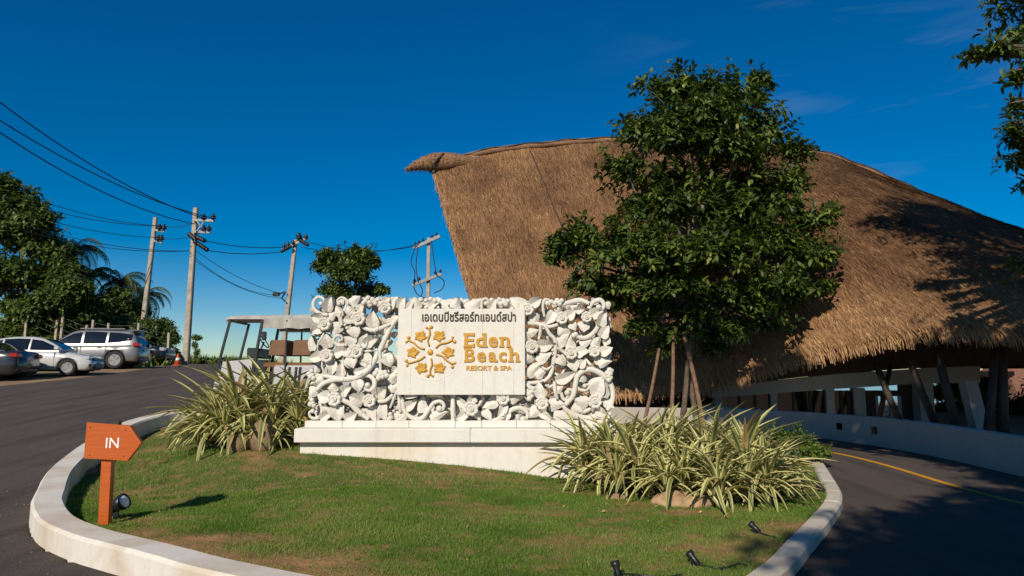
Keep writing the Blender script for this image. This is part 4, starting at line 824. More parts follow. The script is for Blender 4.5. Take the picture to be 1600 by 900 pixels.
def crown_tips(lobes, n, r, shell=.45, flat=.0):
    vol = np.array([l[1][0] * l[1][1] * l[1][2] for l in lobes]) ** .67; pr = vol / vol.sum(); li = r.choice(len(lobes), n, p=pr)
    d = r.normal(0, 1, (n, 3)); d /= np.linalg.norm(d, axis=1)[:, None]; d[:, 2] = np.where(d[:, 2] < -.35, -d[:, 2] * .6, d[:, 2]); q = shell + (1 - shell) * r.random(n) ** .6
    q *= 1 + .20 * r.normal(0, 1, n)
    c = np.array([l[0] for l in lobes])[li]; rad = np.array([l[1] for l in lobes])[li]
    return c + d * rad * q[:, None], d, li
def tree(name, label, cat, base, lobes, tips, per, leaf, mat, trunk_r, seed, group=None, stems=1, singles=0, aspect=.38, branch_n=7, kindless=False, trunk_top=None, shell=.45, droop=.0):
    r = np.random.default_rng(seed); t = thing(name, label, cat, base, group=group); base = np.array(base, float)
    lobes = [(np.asarray(c, float), np.asarray(rd, float)) for c, rd in lobes]
    p, d, li = crown_tips(lobes, tips, r, shell)
    up = np.array((0, 0, 1.0)); tw = d * .8 + up * (.35 - droop) + r.normal(0, .3, p.shape); tw /= np.linalg.norm(tw, axis=1)[:, None]
    pos = np.repeat(p, per, 0); n = len(pos); tdir = np.repeat(tw, per, 0)
    rnd = r.normal(0, 1, (n, 3)); per_ = rnd - tdir * np.sum(rnd * tdir, 1)[:, None]; per_ /= np.linalg.norm(per_, axis=1)[:, None]
    dirs = tdir * r.uniform(.1, .7, n)[:, None] + per_; dirs[:, 2] -= .15 + droop; dirs /= np.linalg.norm(dirs, axis=1)[:, None]
    pos = pos - tdir * r.uniform(0, leaf * 1.3, n)[:, None] + per_ * leaf * .08
    nor = up + tdir * .6 + r.normal(0, .35, (n, 3)); nor /= np.linalg.norm(nor, axis=1)[:, None]
    size = leaf * r.uniform(.6, 1.25, n); Vl, Fl = leaf_arrays(pos, dirs, nor, size, aspect)
    tint = np.clip(.35 + r.normal(0, .22, n) + np.repeat(r.normal(0, .2, len(p)), per), 0, 1)
    keep = np.ones(n, bool)
    cw = np.mean([c for c, _ in lobes], axis=0)
    if singles:
        sc_ = -pos[:, 1] + .25 * np.abs(pos[:, 0] - cw[0]) + r.random(n) * .8; top = np.argsort(-sc_)[:singles]; keep[top] = False
        ref = leaf_arrays(np.zeros((1, 3)), np.array([[0, 1.0, 0]]), np.array([[0, 0, 1.0]]), np.ones(1), aspect)
        me = make_mesh('leaf', ref[0].reshape(-1, 3), ref[1], MT['leaf_obj'])
        for q in top:
            y_ = Vector(dirs[q]); s_ = Vector(np.cross(dirs[q], nor[q])).normalized(); n_ = s_.cross(y_)
            M_ = Matrix((s_, y_, n_)).transposed(); raw_obj('leaf', me, t, tuple(pos[q] - base), M_.to_euler(), float(size[q]))
    Vk = Vl[keep].reshape(-1, 3); T = np.array([(0, 2, 1), (1, 2, 4), (1, 4, 3), (3, 4, 5)]); Fk = (np.arange(keep.sum())[:, None, None] * 6 + T[None]).reshape(-1, 3)
    cr = part('crown', (Vk, Fk), mat, t, tint=np.repeat(tint[keep], 6)); cr['kind'] = 'stuff'
    top = np.array(trunk_top, float) if trunk_top is not None else np.array((cw[0], cw[1], min(c[2] - rd[2] * .3 for c, rd in lobes)))
    its = []
    for s in range(stems):
        o_ = np.array((r.normal(0, 1), r.normal(0, 1), 0)) * trunk_r * (1.6 if stems > 1 else 0)
        m_ = (base + o_ + top) / 2 + np.array((r.normal(0, .12), r.normal(0, .12), 0)) * np.linalg.norm(top - base) * .25
        its.append(tube(spline([base + o_ - (0, 0, .15), base + o_ * 1.1 + (0, 0, .3), m_, top + o_ * .6], 16), np.linspace(trunk_r, trunk_r * .6, 16) * (.7 if stems > 1 else 1), 9))
    tk = part('trunk', join(*its), MT['bark'], t, True)
    for i, (c, rd) in enumerate(lobes):
        m_ = top * .45 + c * .55 + np.array((0, 0, -.12)) * np.linalg.norm(c - top); its = [tube(spline([top, m_, c], 10), np.linspace(trunk_r * .5, trunk_r * .22, 10), 7)]
        own = p[li == i]
        for q in own[r.permutation(len(own))[:branch_n]]:
            mm = (c + q) / 2 + r.normal(0, .08, 3) * np.linalg.norm(q - c); st = c * .7 + m_ * .3
            its.append(tube(spline([st, mm, q], 7), np.linspace(trunk_r * .20, trunk_r * .05, 7), 5))
        part('limb', join(*its), MT['bark'], t, True)
    return t
TY = 18.2; px = TY / FPX
def lob(x, y, rx, ry, dy=0, k=.8): c = P(x, y, TY + dy); return (c, (rx * px * 1.04, max(rx, ry) * px * k, ry * px * 1.3))
lobes = [lob(1055, 145, 68, 42), lob(1130, 160, 70, 50, .3), lob(1190, 125, 26, 22), lob(1005, 205, 50, 38), lob(1080, 225, 90, 48, -.4), lob(1185, 215, 66, 52), lob(1245, 240, 30, 26), lob(975, 265, 40, 34), lob(1060, 290, 95, 36, .5), lob(1170, 295, 85, 38, .3), lob(1240, 285, 34, 24), lob(1030, 340, 70, 26, .2),
         lob(905, 378, 44, 34, -.4), lob(870, 402, 26, 18, -.2), lob(950, 400, 66, 46, -.9), lob(925, 445, 52, 28, -.3), lob(1035, 405, 75, 42, -1.2), lob(1120, 400, 80, 46, -1.0), lob(1195, 385, 62, 44, -.3), lob(1265, 350, 44, 28, 0), lob(1255, 400, 52, 44, -.2), lob(1215, 445, 60, 30, -.5), lob(1295, 330, 20, 12), lob(1060, 455, 70, 26, -.8), lob(985, 450, 50, 24, -.8), lob(1280, 450, 22, 14), lob(1050, 320, 60, 40, -.3), lob(1140, 335, 70, 44, -.4), lob(1000, 330, 40, 30), lob(1215, 325, 50, 34, -.2), lob(1090, 190, 80, 45, -.5), lob(1150, 240, 70, 40, -.6), lob(990, 375, 50, 30, -.5), lob(1140, 470, 60, 24, -.3), lob(1010, 485, 34, 16, -.3), lob(1085, 495, 44, 18, -.2), lob(1185, 485, 44, 18, -.3), lob(1240, 470, 30, 16), lob(940, 465, 34, 14, -.4), lob(1000, 512, 36, 18, -.2), lob(1062, 525, 46, 22), lob(1132, 522, 50, 22, .2), lob(1200, 508, 42, 18), lob(1285, 405, 34, 26), lob(1270, 450, 34, 20), lob(875, 385, 30, 22), lob(960, 475, 44, 16, -.2), lob(1035, 545, 30, 14, .3), lob(1110, 545, 34, 14, .4)]
tb = (4.6, 18.1, float(LAWN(4.6, 18.1)))
tree('staked_garden_tree', 'bushy dark green tree held by wooden stakes behind the carved wall', 'tree', tb, lobes, 4300, 9, .235, MT['leaf'], .11, 5, stems=3, singles=290, trunk_top=tuple(P(1085, 420, TY)), shell=.22, branch_n=9)
for (x0, y0, x1, y1, Y0, Y1, r_) in ((1000, 640, 1030, 545, 17.0, 17.9, .05), (1046, 650, 1052, 520, 16.8, 17.9, .055), (1102, 640, 1068, 520, 16.9, 17.9, .065)):
    a, b = P(x0, y0, Y0), P(x1, y1, Y1); a[2] = min(a[2], LAWN(a[0], a[1])) - .15
    tag(part('support_stake', tube(spline([a, (a + b) / 2 + (.03, 0, .02), b], 9), np.linspace(r_, r_ * .8, 9), 8), MT['stake'], smooth=True),
        {1000: 'slanting wooden stake nearest the carved wall but one, propping the garden tree', 1046: 'upright wooden stake below the middle of the garden tree', 1102: 'stout wooden stake leaning in from the driveway side of the garden tree', 960: 'thin wooden stake leaning beside the end of the carved wall'}[x0], 'stake', 'stakes propping the garden tree')
# big tree leaning into the picture from the right
def rl_(x, y, rx, ry, Y): c = P(x, y, Y); s = Y / FPX; return (c, (rx * s, rx * s * .7, ry * s))
lob2 = [rl_(1545, 82, 60, 18, 12.2), rl_(1600, 60, 55, 30, 12.3), rl_(1580, 125, 36, 14, 12.0), rl_(1600, 165, 50, 14, 12), rl_(1590, 215, 44, 24, 12), rl_(1610, 250, 45, 28, 12.2), rl_(1600, 285, 22, 10, 12), rl_(1640, 330, 30, 12, 12), rl_(1590, 412, 34, 18, 13.2), rl_(1575, 440, 20, 8, 13.2), rl_(1660, 40, 70, 40, 12), rl_(1680, 150, 70, 50, 12), rl_(1690, 260, 70, 50, 12.4), rl_(1520, 84, 34, 9, 12.2), rl_(1562, 76, 46, 16, 12.0), rl_(1594, 110, 30, 22, 11.9), rl_(1592, 205, 40, 30, 11.9), rl_(1594, 250, 38, 22, 12.1),
        ((10.2, 12.2, 10.3), (2.0, 1.8, 1.0)), ((12.6, 12.4, 10.8), (2.2, 2.0, 1.2)), ((8.8, 12.0, 11.6), (1.5, 1.3, .7)), ((11.4, 11.6, 12.6), (2.0, 1.8, 1.1)), ((13.8, 12, 12.4), (1.9, 1.8, 1.1)), ((12.2, 12, 14.2), (1.6, 1.6, 1.0)), ((14.5, 12, 8.5), (2, 2, 1.2)), ((14.2, 13.5, 6.2), (1.6, 1.5, .9)), ((9.6, 12, 12.8), (1.6, 1.3, .8)), ((10.4, 12.4, 11.4), (1.6, 1.4, .8)), ((10.6, 12, 7.2), (1.1, 1.1, .8)), ((11.6, 12.5, 8.4), (1.4, 1.3, .9)), ((10.2, 12.2, 8.8), (1.2, 1.2, .8)), ((12.2, 12.2, 5.6), (1.3, 1.3, .8)), ((11.2, 12.4, 5.9), (.9, .9, .6))]
tree('overhanging_tree', 'tall tree at the picture edge with layered branches reaching over the driveway', 'tree', (13.2, 12.0, -.05), lob2, 4200, 10, .19, MT['leaf'], .24, 8, singles=200, trunk_top=(12.9, 12.1, 9.0), aspect=.30, branch_n=6, shell=.2)
# trees standing behind the camera, whose shade falls on the driveway and the low wall
def shade_tree(label, base, blobs, seed, tips):
    L = [((x + .56, y + 1.54, z), (q, q, q * .55)) for x, y, z, q in blobs]
    return tree('shade_tree', label, 'tree', base, L, tips, 9, .26, MT['leaf'], .22, seed, trunk_top=(base[0], base[1], 5.5), branch_n=3)
shade_tree('broad leafy tree standing across the road behind the viewpoint', (1.4, -7.2, 0), [(-1.35, -7.7, 8.2, 1.2), (-1.75, -9.0, 8.4, 1.2), (-0.35, -6.4, 8.3, 1.0), (0.85, -5.9, 8.4, 1.2), (0.25, -7.6, 8.5, 1.3), (1.85, -6.9, 8.6, 1.4), (0.05, -9.2, 8.8, 1.4), (1.65, -8.6, 9.0, 1.4), (-1.95, -10.2, 8.6, 1.2), (2.55, -5.5, 8.3, 1.0), (1.75, -4.3, 8.2, 0.8), (3.05, -8.0, 8.8, 1.4), (3.0, -7.0, 8.6, 1.4), (3.4, -8.4, 8.8, 1.4)], 31, 3400)
shade_tree('tall leafy tree beside the driveway behind the viewpoint', (7.2, 1.0, 0), [(3.5, -4.6, 8.3, 1.2), (3.5, -3.0, 8.3, 1.2), (3.6, -1.4, 8.2, 1.1), (3.5, .2, 8.4, 1.1), (3.3, 1.8, 8.3, 1.1), (2.9, 3.5, 8.4, 1.1), (2.5, 5.0, 8.4, 1.0), (1.9, 6.2, 8.4, 1.0), (1.2, 6.9, 8.6, .9), (2.9, 6.6, 8.9, .9), (4.8, 0, 9.6, 1.5), (5.6, 2.6, 9.8, 1.6), (5.2, -2.6, 9.4, 1.5), (7, .5, 10.6, 1.8), (8.4, 2.0, 9.6, 1.6)], 32, 2900)
# yellow-green shrub at the far end of the right-hand clump
sb = (4.95, 12.3, float(LAWN(4.95, 12.3)))
tree('golden_shrub', 'low yellow-green shrub at the driveway edge beyond the striped plants', 'shrub', sb, [((sb[0], sb[1], sb[2] + .34), (.42, .4, .32)), ((sb[0] - .55, sb[1] - .1, sb[2] + .36), (.45, .4, .34)), ((sb[0] + .2, sb[1] - .35, sb[2] + .2), (.3, .3, .2))], 520, 7, .085, MT['leaf_bush'], .02, 12, branch_n=5)

# striped strap-leaved plants
def blade_mesh(L, arch, w, seed):
    r = np.random.default_rng(seed); n = 11; t = np.linspace(0, 1, n); s = t * L
    ang = R(84) - arch * (ss(.05, .75, t) * .85 + .15 * t); dx = np.r_[0, np.cumsum(np.cos((ang[1:] + ang[:-1]) / 2) * np.diff(s))]; dz = np.r_[0, np.cumsum(np.sin((ang[1:] + ang[:-1]) / 2) * np.diff(s))]
    wd = w * np.interp(t, [0, .12, .5, .8, 1], [.55, .9, 1, .7, .03]); tw = r.normal(0, .25) * t; V, uv = [], []
    for i in range(n):
        nx, nz = -math.sin(ang[i]), math.cos(ang[i])
        for j, q in enumerate((-1, -.45, 0, .45, 1)):
            h = abs(q) * wd[i] * .32; V.append((dx[i] + nx * h + tw[i] * q * wd[i] * .3, q * wd[i] / 2 + .06 * L * math.sin(seed) * t[i] ** 2, dz[i] + nz * h)); uv.append(((q + 1) / 2, t[i]))
    F = [(i * 5 + j, i * 5 + j + 1, (i + 1) * 5 + j + 1, (i + 1) * 5 + j) for i in range(n - 1) for j in range(4)]
    return make_mesh('leaf', V, F, MT['blade'], True, uv=uv)
BL = [blade_mesh(L, a, w, k) for k, (L, a, w) in enumerate([(1.1, R(50), .072), (1.1, R(85), .075), (1.0, R(112), .074), (.85, R(38), .064), (1.2, R(70), .077), (.7, R(26), .058), (1.05, R(135), .074), (.85, R(100), .068), (1.2, R(104), .075), (.9, R(62), .066), (1.15, R(60), .072), (1.0, R(124), .070)])]
def striped_plant(x, y, label, group, n=60, s=1.0, z=None, seed=0):
    r = random.Random(seed); zb = float(LAWN(x, y)) if z is None else z; t = thing('striped_strap_plant', label, 'plant', (x, y, zb), group=group)
    part('stem', tube([(x, y, zb - .1), (x + .02, y, zb + .25 * s)], .05 * s, 7), MT['bark'], t, True)
    for k in range(n):
        a = k * 2.39996 + r.uniform(-.3, .3); q = k / n
        m_ = BL[r.choice((0, 3, 5, 9, 10)) if q > .68 else r.choice((1, 2, 4, 6, 7, 8, 10, 11, 9))]
        raw_obj('leaf', m_, t, (.03 * math.cos(a), .03 * math.sin(a), (.05 + .22 * q) * s), (r.gauss(0, .12), r.gauss(0, .10) + (.42 if q < .45 else 0), a), s * r.uniform(.75, 1.12))
    return t
LB = 'variegated cream-striped strap-leaved plant in the clump beside the golf cart'
for k, (x, y, s) in enumerate([(-4.95, 11.35, 1.0), (-4.45, 11.1, 1.0), (-3.9, 11.2, 1.0), (-4.3, 11.9, 1.12), (-4.95, 12.2, 1.1), (-3.6, 11.8, 1.0), (-5.35, 11.8, .95), (-3.45, 11.15, .75), (-4.7, 10.95, .8), (-4.15, 10.85, .6), (-5.2, 11.15, .7), (-3.75, 10.75, .5)]):
    x = -3.45 + (x + 3.45) * .88
    striped_plant(x, y, LB, 'striped plants between the kerb and the carved wall', 50, s * 1.14, seed=40 + k)
LB2 = 'variegated cream-striped strap-leaved plant in the large clump in front of the tree'
for k, (x, y, s) in enumerate([(.98, 9.6, .85), (1.35, 9.1, .9), (1.25, 9.95, .9), (1.75, 9.55, 1.0), (1.65, 8.75, .85), (2.15, 9.1, 1.0), (2.3, 9.85, 1.05), (2.55, 8.55, .95), (2.75, 9.3, 1.05), (3.1, 8.8, 1.0), (3.0, 9.95, 1.0), (3.4, 9.4, 1.0), (2.15, 8.3, .8), (2.95, 8.2, .85), (3.55, 10.2, .9), (1.8, 10.5, .95), (2.7, 10.7, 1.0), (3.45, 8.75, .8), (2.5, 7.95, .7), (1.3, 8.55, .65), (3.2, 8.2, .75), (1.9, 8.2, .62), (3.8, 9.5, .8)]):
    x = .98 + (x - .98) * .9
    striped_plant(x, y, LB2, 'striped plants in the clump before the garden tree', 50, s * .96, seed=80 + k)
# dry leaves dropped on the lawn
r_ = np.random.default_rng(66); n_ = 320; X_ = np.r_[r_.uniform(-4.5, 3.5, 200), r_.normal(1.8, 1.0, 120)]; Y_ = np.r_[r_.uniform(5.2, 10.2, 200), r_.normal(7.9, .5, 120)]
ok_ = np.hypot(X_ - LC[0], Y_ - LC[1]) < LR(np.arctan2(Y_ - LC[1], X_ - LC[0])) - .3; X_, Y_ = X_[ok_], Y_[ok_]; n_ = len(X_); d_ = r_.normal(0, 1, (n_, 3)); d_[:, 2] *= .25; d_ /= np.linalg.norm(d_, axis=1)[:, None]; no_ = np.array((0, 0, 1.0)) + r_.normal(0, .35, (n_, 3)); no_ /= np.linalg.norm(no_, axis=1)[:, None]
V_, F_ = leaf_arrays(np.stack([X_, Y_, LAWN(X_, Y_) + .028], 1), d_, no_, r_.uniform(.02, .055, n_), .4, .2)
tag(part('leaf_litter', (V_.reshape(-1, 3), F_), MT['straw'], tint=np.repeat(np.clip(r_.normal(.6, .25, n_), 0, 1), 6)), 'dry brown fallen leaves scattered on the lawn', 'fallen leaves', kind='stuff')
# boulders
def boulder(name, label, c, r, seed, mat):
    V, F = ball((0, 0, 0), 1.0, 22, 14); V = V * np.array(r); n = (fnoise(V[:, 0] * 4 + 9, V[:, 2] * 4 + V[:, 1] * 3, seed, 4) - .5); V = V * (1 + .32 * n[:, None])
    tag(part(name, (V + np.array(c), F), mat, smooth=True), label, 'boulder')
b1 = P(408, 672, 10.55); boulder('boulder', 'rounded brown boulder half hidden by the striped plants near the carved wall', (b1[0], 10.72, LAWN(b1[0], 10.72) + .18), (.25, .22, .27), 3, MT['boulder'])
b2 = P(376, 672, 10.75); boulder('boulder', 'smaller tan boulder leaning on the round one under the striped plants', (b2[0], 10.7, LAWN(b2[0], 10.7) + .1), (.16, .16, .19), 8, MT['boulder'])
b3 = P(1068, 770, 8.0); boulder('flat_rock', 'flat pale orange rock in front of the large striped clump', (b3[0], 8.05, LAWN(b3[0], 8.05) + .02), (.36, .22, .13), 13, MT['pale_rock'])
b4 = P(965, 783, 8.2); boulder('flat_rock', 'small low orange rock at the lawn end of the large striped clump', (b4[0], 8.35, LAWN(b4[0], 8.35) - .02), (.16, .12, .08), 19, MT['pale_rock'])

# trees on the bank behind the parked vehicles
def far_tree(name, label, cat, px_, Y, blobs, tips, leaf, seed, tr=.16, mat='leaf_far', group=None, per=8):
    L = []
    for (x, y, rx, ry) in blobs: c = P(x, y, Y + random.uniform(-1, 1)); s = Y / FPX; L.append((c, (rx * s, rx * s * .9, ry * s)))
    X = P(px_, 560, Y)[0]; return tree(name, label, cat, (X, Y, float(H(X, Y)) - .05), L, tips, per, leaf, MT[mat], tr, seed, branch_n=4, group=group, shell=.3)
far_tree('broadleaf_tree', 'tall dense dark tree towering over the parked cars at the picture edge', 'tree', 30, 42, [(0, 300, 40, 34), (35, 330, 36, 36), (5, 370, 50, 40), (60, 385, 34, 32), (-40, 340, 50, 60), (20, 430, 50, 34), (70, 440, 36, 30), (-30, 440, 50, 50), (45, 480, 50, 26), (85, 400, 34, 30), (105, 430, 30, 26), (60, 350, 30, 30)], 5200, .42, 51)
far_tree('broadleaf_tree', 'leafy green tree between the tall dark tree and the palms', 'tree', 110, 40, [(110, 455, 34, 26), (85, 475, 36, 24), (130, 485, 34, 24), (60, 490, 40, 22), (110, 505, 50, 20)], 3000, .34, 52)
far_tree('broadleaf_tree', 'low bushy green tree behind the silver vehicle', 'tree', 185, 44, [(180, 475, 30, 26), (205, 490, 28, 24), (160, 500, 34, 22), (200, 512, 36, 20), (150, 515, 40, 18)], 2800, .32, 53)
far_tree('roadside_bush', 'bright bush beside the leaning utility pole and the cone', 'bush', 255, 41, [(252, 512, 18, 16), (265, 530, 16, 18), (245, 540, 22, 20), (235, 520, 20, 22), (262, 552, 18, 12)], 1600, .24, 54, .06)
far_tree('round_tree', 'round green tree standing alone above the carved wall', 'tree', 548, 36, [(518, 405, 24, 22), (503, 418, 18, 17), (562, 402, 27, 21), (548, 430, 36, 26), (582, 412, 15, 15), (525, 455, 28, 18), (575, 455, 22, 15), (597, 453, 12, 10), (545, 470, 30, 16)], 2300, .24, 55, .1, 'leaf')
far_tree('broadleaf_tree', 'green tree seen under the pavilion eave between white columns', 'tree', 1510, 30, [(1480, 615, 24, 16), (1510, 605, 24, 20), (1500, 640, 30, 18), (1545, 610, 24, 22), (1560, 640, 30, 22), (1470, 645, 24, 16)], 3600, .22, 56, .08, 'leaf_bush')  # lighter bush leaves stand in for the sunlight that the roof blocks here
far_tree('broadleaf_tree', 'dark green tree beyond the driveway wall by the hut', 'tree', 1610, 27, [(1600, 560, 30, 12), (1590, 650, 30, 16), (1620, 640, 30, 24), (1640, 600, 30, 26)], 2400, .22, 57, .08, 'leaf')
def undergrowth():
    r = np.random.default_rng(77); n = 26000; X = r.uniform(-46, -16.6, n); Y = r.uniform(39.2, 44, n); Y = np.maximum(Y, 39.2 + 0 * X); hgt = (1.0 + 2.6 * fnoise(X * .45, Y * .3, 15, 3)) * ss(-20.0, -24.5, X); Zz = H(X, Y) + hgt * r.random(n) ** .7
    d = r.normal(0, 1, (n, 3)); d[:, 2] = np.abs(d[:, 2]) * .5; d /= np.linalg.norm(d, axis=1)[:, None]; no = np.array((0, -.4, 1.0)) + r.normal(0, .4, (n, 3)); no /= np.linalg.norm(no, axis=1)[:, None]
    V, F = leaf_arrays(np.stack([X, Y, Zz], 1), d, no, r.uniform(.22, .5, n), .45); return (V.reshape(-1, 3), F), np.repeat(np.clip(r.normal(.4, .25, n), 0, 1), 6)
vf, tt = undergrowth(); tag(part('undergrowth', vf, MT['leaf_far'], tint=tt), 'tangled dark green undergrowth along the bank behind the parked cars', 'undergrowth', kind='stuff')
def palm(label, px_, Y, ytop, nf, L, seed):
    r = random.Random(seed); X = P(px_, 560, Y)[0]; zb = float(H(X, Y)); top = P(px_, ytop, Y); t = thing('palm_tree', label, 'palm tree', (X, Y, zb), group='palm trees on the bank')
    part('trunk', tube(spline([(X, Y, zb - .1), (X + .1, Y, (zb + top[2]) / 2), tuple(top)], 10), np.linspace(.2, .15, 10), 9), MT['bark'], t, True)
    for k in range(nf):
        a = k * 2.4 + r.uniform(-.2, .2); el = R(r.uniform(-15, 78)); Lk = L * r.uniform(.8, 1.15); n = 16; V, F, tn = [], [], []; p = np.array(top, float); ang = el; sp = []
        for i in range(n):
            sp.append(p.copy()); p = p + np.array((math.cos(a) * math.cos(ang), math.sin(a) * math.cos(ang), math.sin(ang))) * Lk / n; ang -= R(9.5)
        sp = np.array(sp); tg = np.gradient(sp, axis=0); tg /= np.linalg.norm(tg, axis=1)[:, None]; sd_ = np.array((-math.sin(a), math.cos(a), 0))
        its = [tube(sp, np.linspace(.035, .008, n), 4)]
        for i in range(1, n):
            for q in (-1, 1):
                for h_ in (0, .5):
                    b0 = sp[i] - tg[i] * Lk / n * h_; ll = Lk * .26 * math.sin(math.pi * min(1, (i + .8) / n * .9 + .1)) + .05; d = sd_ * q * .8 + tg[i] * .55 + np.array((0, 0, -.45 - r.uniform(0, .4))); d /= np.linalg.norm(d)
                    its.append((np.array([b0 - tg[i] * .035, b0 + tg[i] * .035, b0 + d * ll]), [(0, 1, 2)]))
        vf_ = join(*its); part('frond', vf_, MT['palm'], t, tint=np.full(len(vf_[0]), r.uniform(.1, .9)))
palm('tallest feathery palm rising behind the small white car', 112, 46, 392, 22, 3.3, 1)
palm('feathery palm drooping over the roof of the silver vehicle', 140, 48, 432, 18, 2.9, 2)
palm('feathery palm just left of the leaning utility pole', 188, 47, 442, 20, 2.8, 3)
palm('feathery palm crossing behind the foot of the leaning utility pole', 226, 49, 462, 18, 2.7, 4)
palm('low feathery palm tucked under the tall dark tree', 72, 47, 428, 16, 2.6, 5)
# small post overgrown with creeper beside the pole
far_tree('creeper_covered_post', 'slim post overgrown with creeper next to the nearer utility pole', 'post', 306, 40, [(306, 528, 9, 6), (304, 540, 5, 9), (308, 552, 5, 10)], 150, .13, 58, .07, 'leaf_bush')

# ------------------------------------------------------------------ direction sign and garden spotlights
bx, by = P(165, 812, 7.15)[0], 7.15
bz = float(LAWN(bx, by))
ds = thing('direction_sign', 'orange stained wooden arrow sign reading IN on a square post', 'sign', (bx, by, bz))
pc = [P(x, y, 7.08) for x, y in ((136, 660), (203, 665), (221, 692), (199, 720), (131, 716))]
part('post', bar((bx + .0, by, bz - .2), tuple(P(170, 700, 7.15)), .10, .07, (0, 1, 0)), MT['wood'], ds)
bd = part('arrow_board', poly_prism([(p[0], p[2]) for p in pc][::-1], 7.075, 7.115), MT['wood'], ds)
part('hinge', bbox(P(174, 661, 7.1)[0], P(187, 661, 7.1)[0], 7.08, 7.14, P(180, 664, 7.1)[2] - .01, P(180, 658, 7.1)[2], .004), MT['dark_wood'], ds)
V, F = text_mesh('IN', 0.004); lo, hi = V.min(0), V.max(0); a, b = P(166, 684, 7.075), P(185, 700, 7.075)
V = np.stack([a[0] + (V[:, 0] - lo[0]) / (hi[0] - lo[0]) * (b[0] - a[0]), 7.0735 + .003 - V[:, 2] * .004, b[2] + (V[:, 1] - lo[1]) / (hi[1] - lo[1]) * (a[2] - b[2])], 1)
part('lettering', (V, F), MT['white_paint'], bd)
for (x, y) in ((141, 668), (140, 711), (196, 672), (193, 713)):
    q = P(x, y, 7.075); part('screw', xf(lathe([(.006, 0), (.006, .003), (.003, .004)], 8), tuple(q), (R(90), 0, 0)), MT['dark_wood'], bd)
def spotlight(label, px_, py_, aim, s, front, cable=None, Y=None):
    lo_, hi_ = 4.0, 14.0
    for _ in range(40):
        m_ = (lo_ + hi_) / 2; q = P(px_, py_, m_)
        if q[2] > LAWN(q[0], m_): lo_ = m_
        else: hi_ = m_
    x, y = P(px_, py_, m_)[0], m_; z = float(LAWN(x, y)); t = thing('garden_spotlight', label, 'spotlight', (x, y, z), group='spotlights set in the lawn')
    part('spike', tube([(x, y, z - .1), (x, y, z + .07 * s)], .012, 7), MT['black'], t, True)
    part('bracket', bbox(x - .05 * s, x + .05 * s, y - .012, y + .012, z + .03 * s, z + .09 * s, .004), MT['black'], t)
    d = Vector(aim).normalized(); rot = d.to_track_quat('Z', 'Y').to_euler(); c = np.array((x, y, z + .115 * s))
    hd = part('lamp_head', xf(lathe([(.018, -.13), (.038, -.12), (.042, -.04), (.046, -.02), (.046, .02), (.066, .06), (.070, .12), (.064, .12), (.058, .075)], 18), tuple(c), rot, s), MT['black'], t, True)
    part('lens', xf(lathe([(.064, .095), (.060, .112), (.03, .122), (.001, .125)], 18), tuple(c), rot, s), MT['white_paint'] if front else MT['glass'], hd, True)
    for k in range(4): part('cooling_fin', xf(lathe([(.044, -.11 + k * .022), (.052, -.108 + k * .022), (.052, -.104 + k * .022), (.044, -.102 + k * .022)], 16), tuple(c), rot, s), MT['black'], hd, True)
    if cable:
        q = [(x, y, z + .06 * s)] + [(x + dx, y + dy, float(LAWN(x + dx, y + dy)) + .015) for dx, dy in cable]
        part('cable', tube(spline(q, 24), .007, 6), MT['black'], t, True)
spotlight('black spotlight with white lens lying beside the orange sign post', 176, 813, (.80, -.12, .42), 1.2, True)
spotlight('black lawn spotlight cut by the bottom edge of the picture', 964, 903, (-.2, .35, .9), .5, False, [(.15, .05), (.35, .02), (.5, .1)])
spotlight('black lawn spotlight with curling cable among bare soil', 1084, 884, (-.45, .55, .6), .48, False, [(.08, -.05), (.18, -.10), (.30, -.02), (.38, .05), (.42, .0)])
spotlight('black lawn spotlight by the shadow of the striped clump', 1180, 834, (-.55, .5, .55), .48, False, [(.08, -.08), (.14, -.14)])
spotlight('small black spotlight at the far bend of the concrete kerb', 1283, 769, (-.6, .4, .5), .46, False)

# ------------------------------------------------------------------ vehicles
def wheel(t, x, y, r, w, side):
    V, F = lathe([(r * .62, -w / 2), (r * .93, -w / 2), (r, -w / 2 + .03), (r, w / 2 - .03), (r * .93, w / 2), (r * .66, w / 2), (r * .64, w * .1)], 28); F = F[:-2]
    o = raw_obj('wheel', None, t, (x, y, r), (R(90) if side < 0 else R(-90), 0, 0)); o.empty_display_size = .1
    part('tyre', (V, F), MT['rubber'], o, True, local=True)
    its = [lathe([(r * .66, w * .38), (r * .66, w * .47), (r * .58, w * .47), (r * .57, w * .30)], 28), lathe([(r * .16, w * .2), (r * .15, w * .44), (.001, w * .46)], 14)]
    for k in range(10):
        a = 2 * math.pi * (k // 2) / 5 + (.16 if k % 2 else -.16); its.append(bar((r * .1 * math.cos(a), r * .1 * math.sin(a), w * .40), (r * .6 * math.cos(a), r * .6 * math.sin(a), w * .43), r * .085, .025))
    part('rim', join(*its), MT['alloy'], o, local=True)
    part('brake_disc', lathe([(r * .6, w * .05), (r * .6, w * .1), (.001, w * .1)], 20), MT['black'], o, local=True)
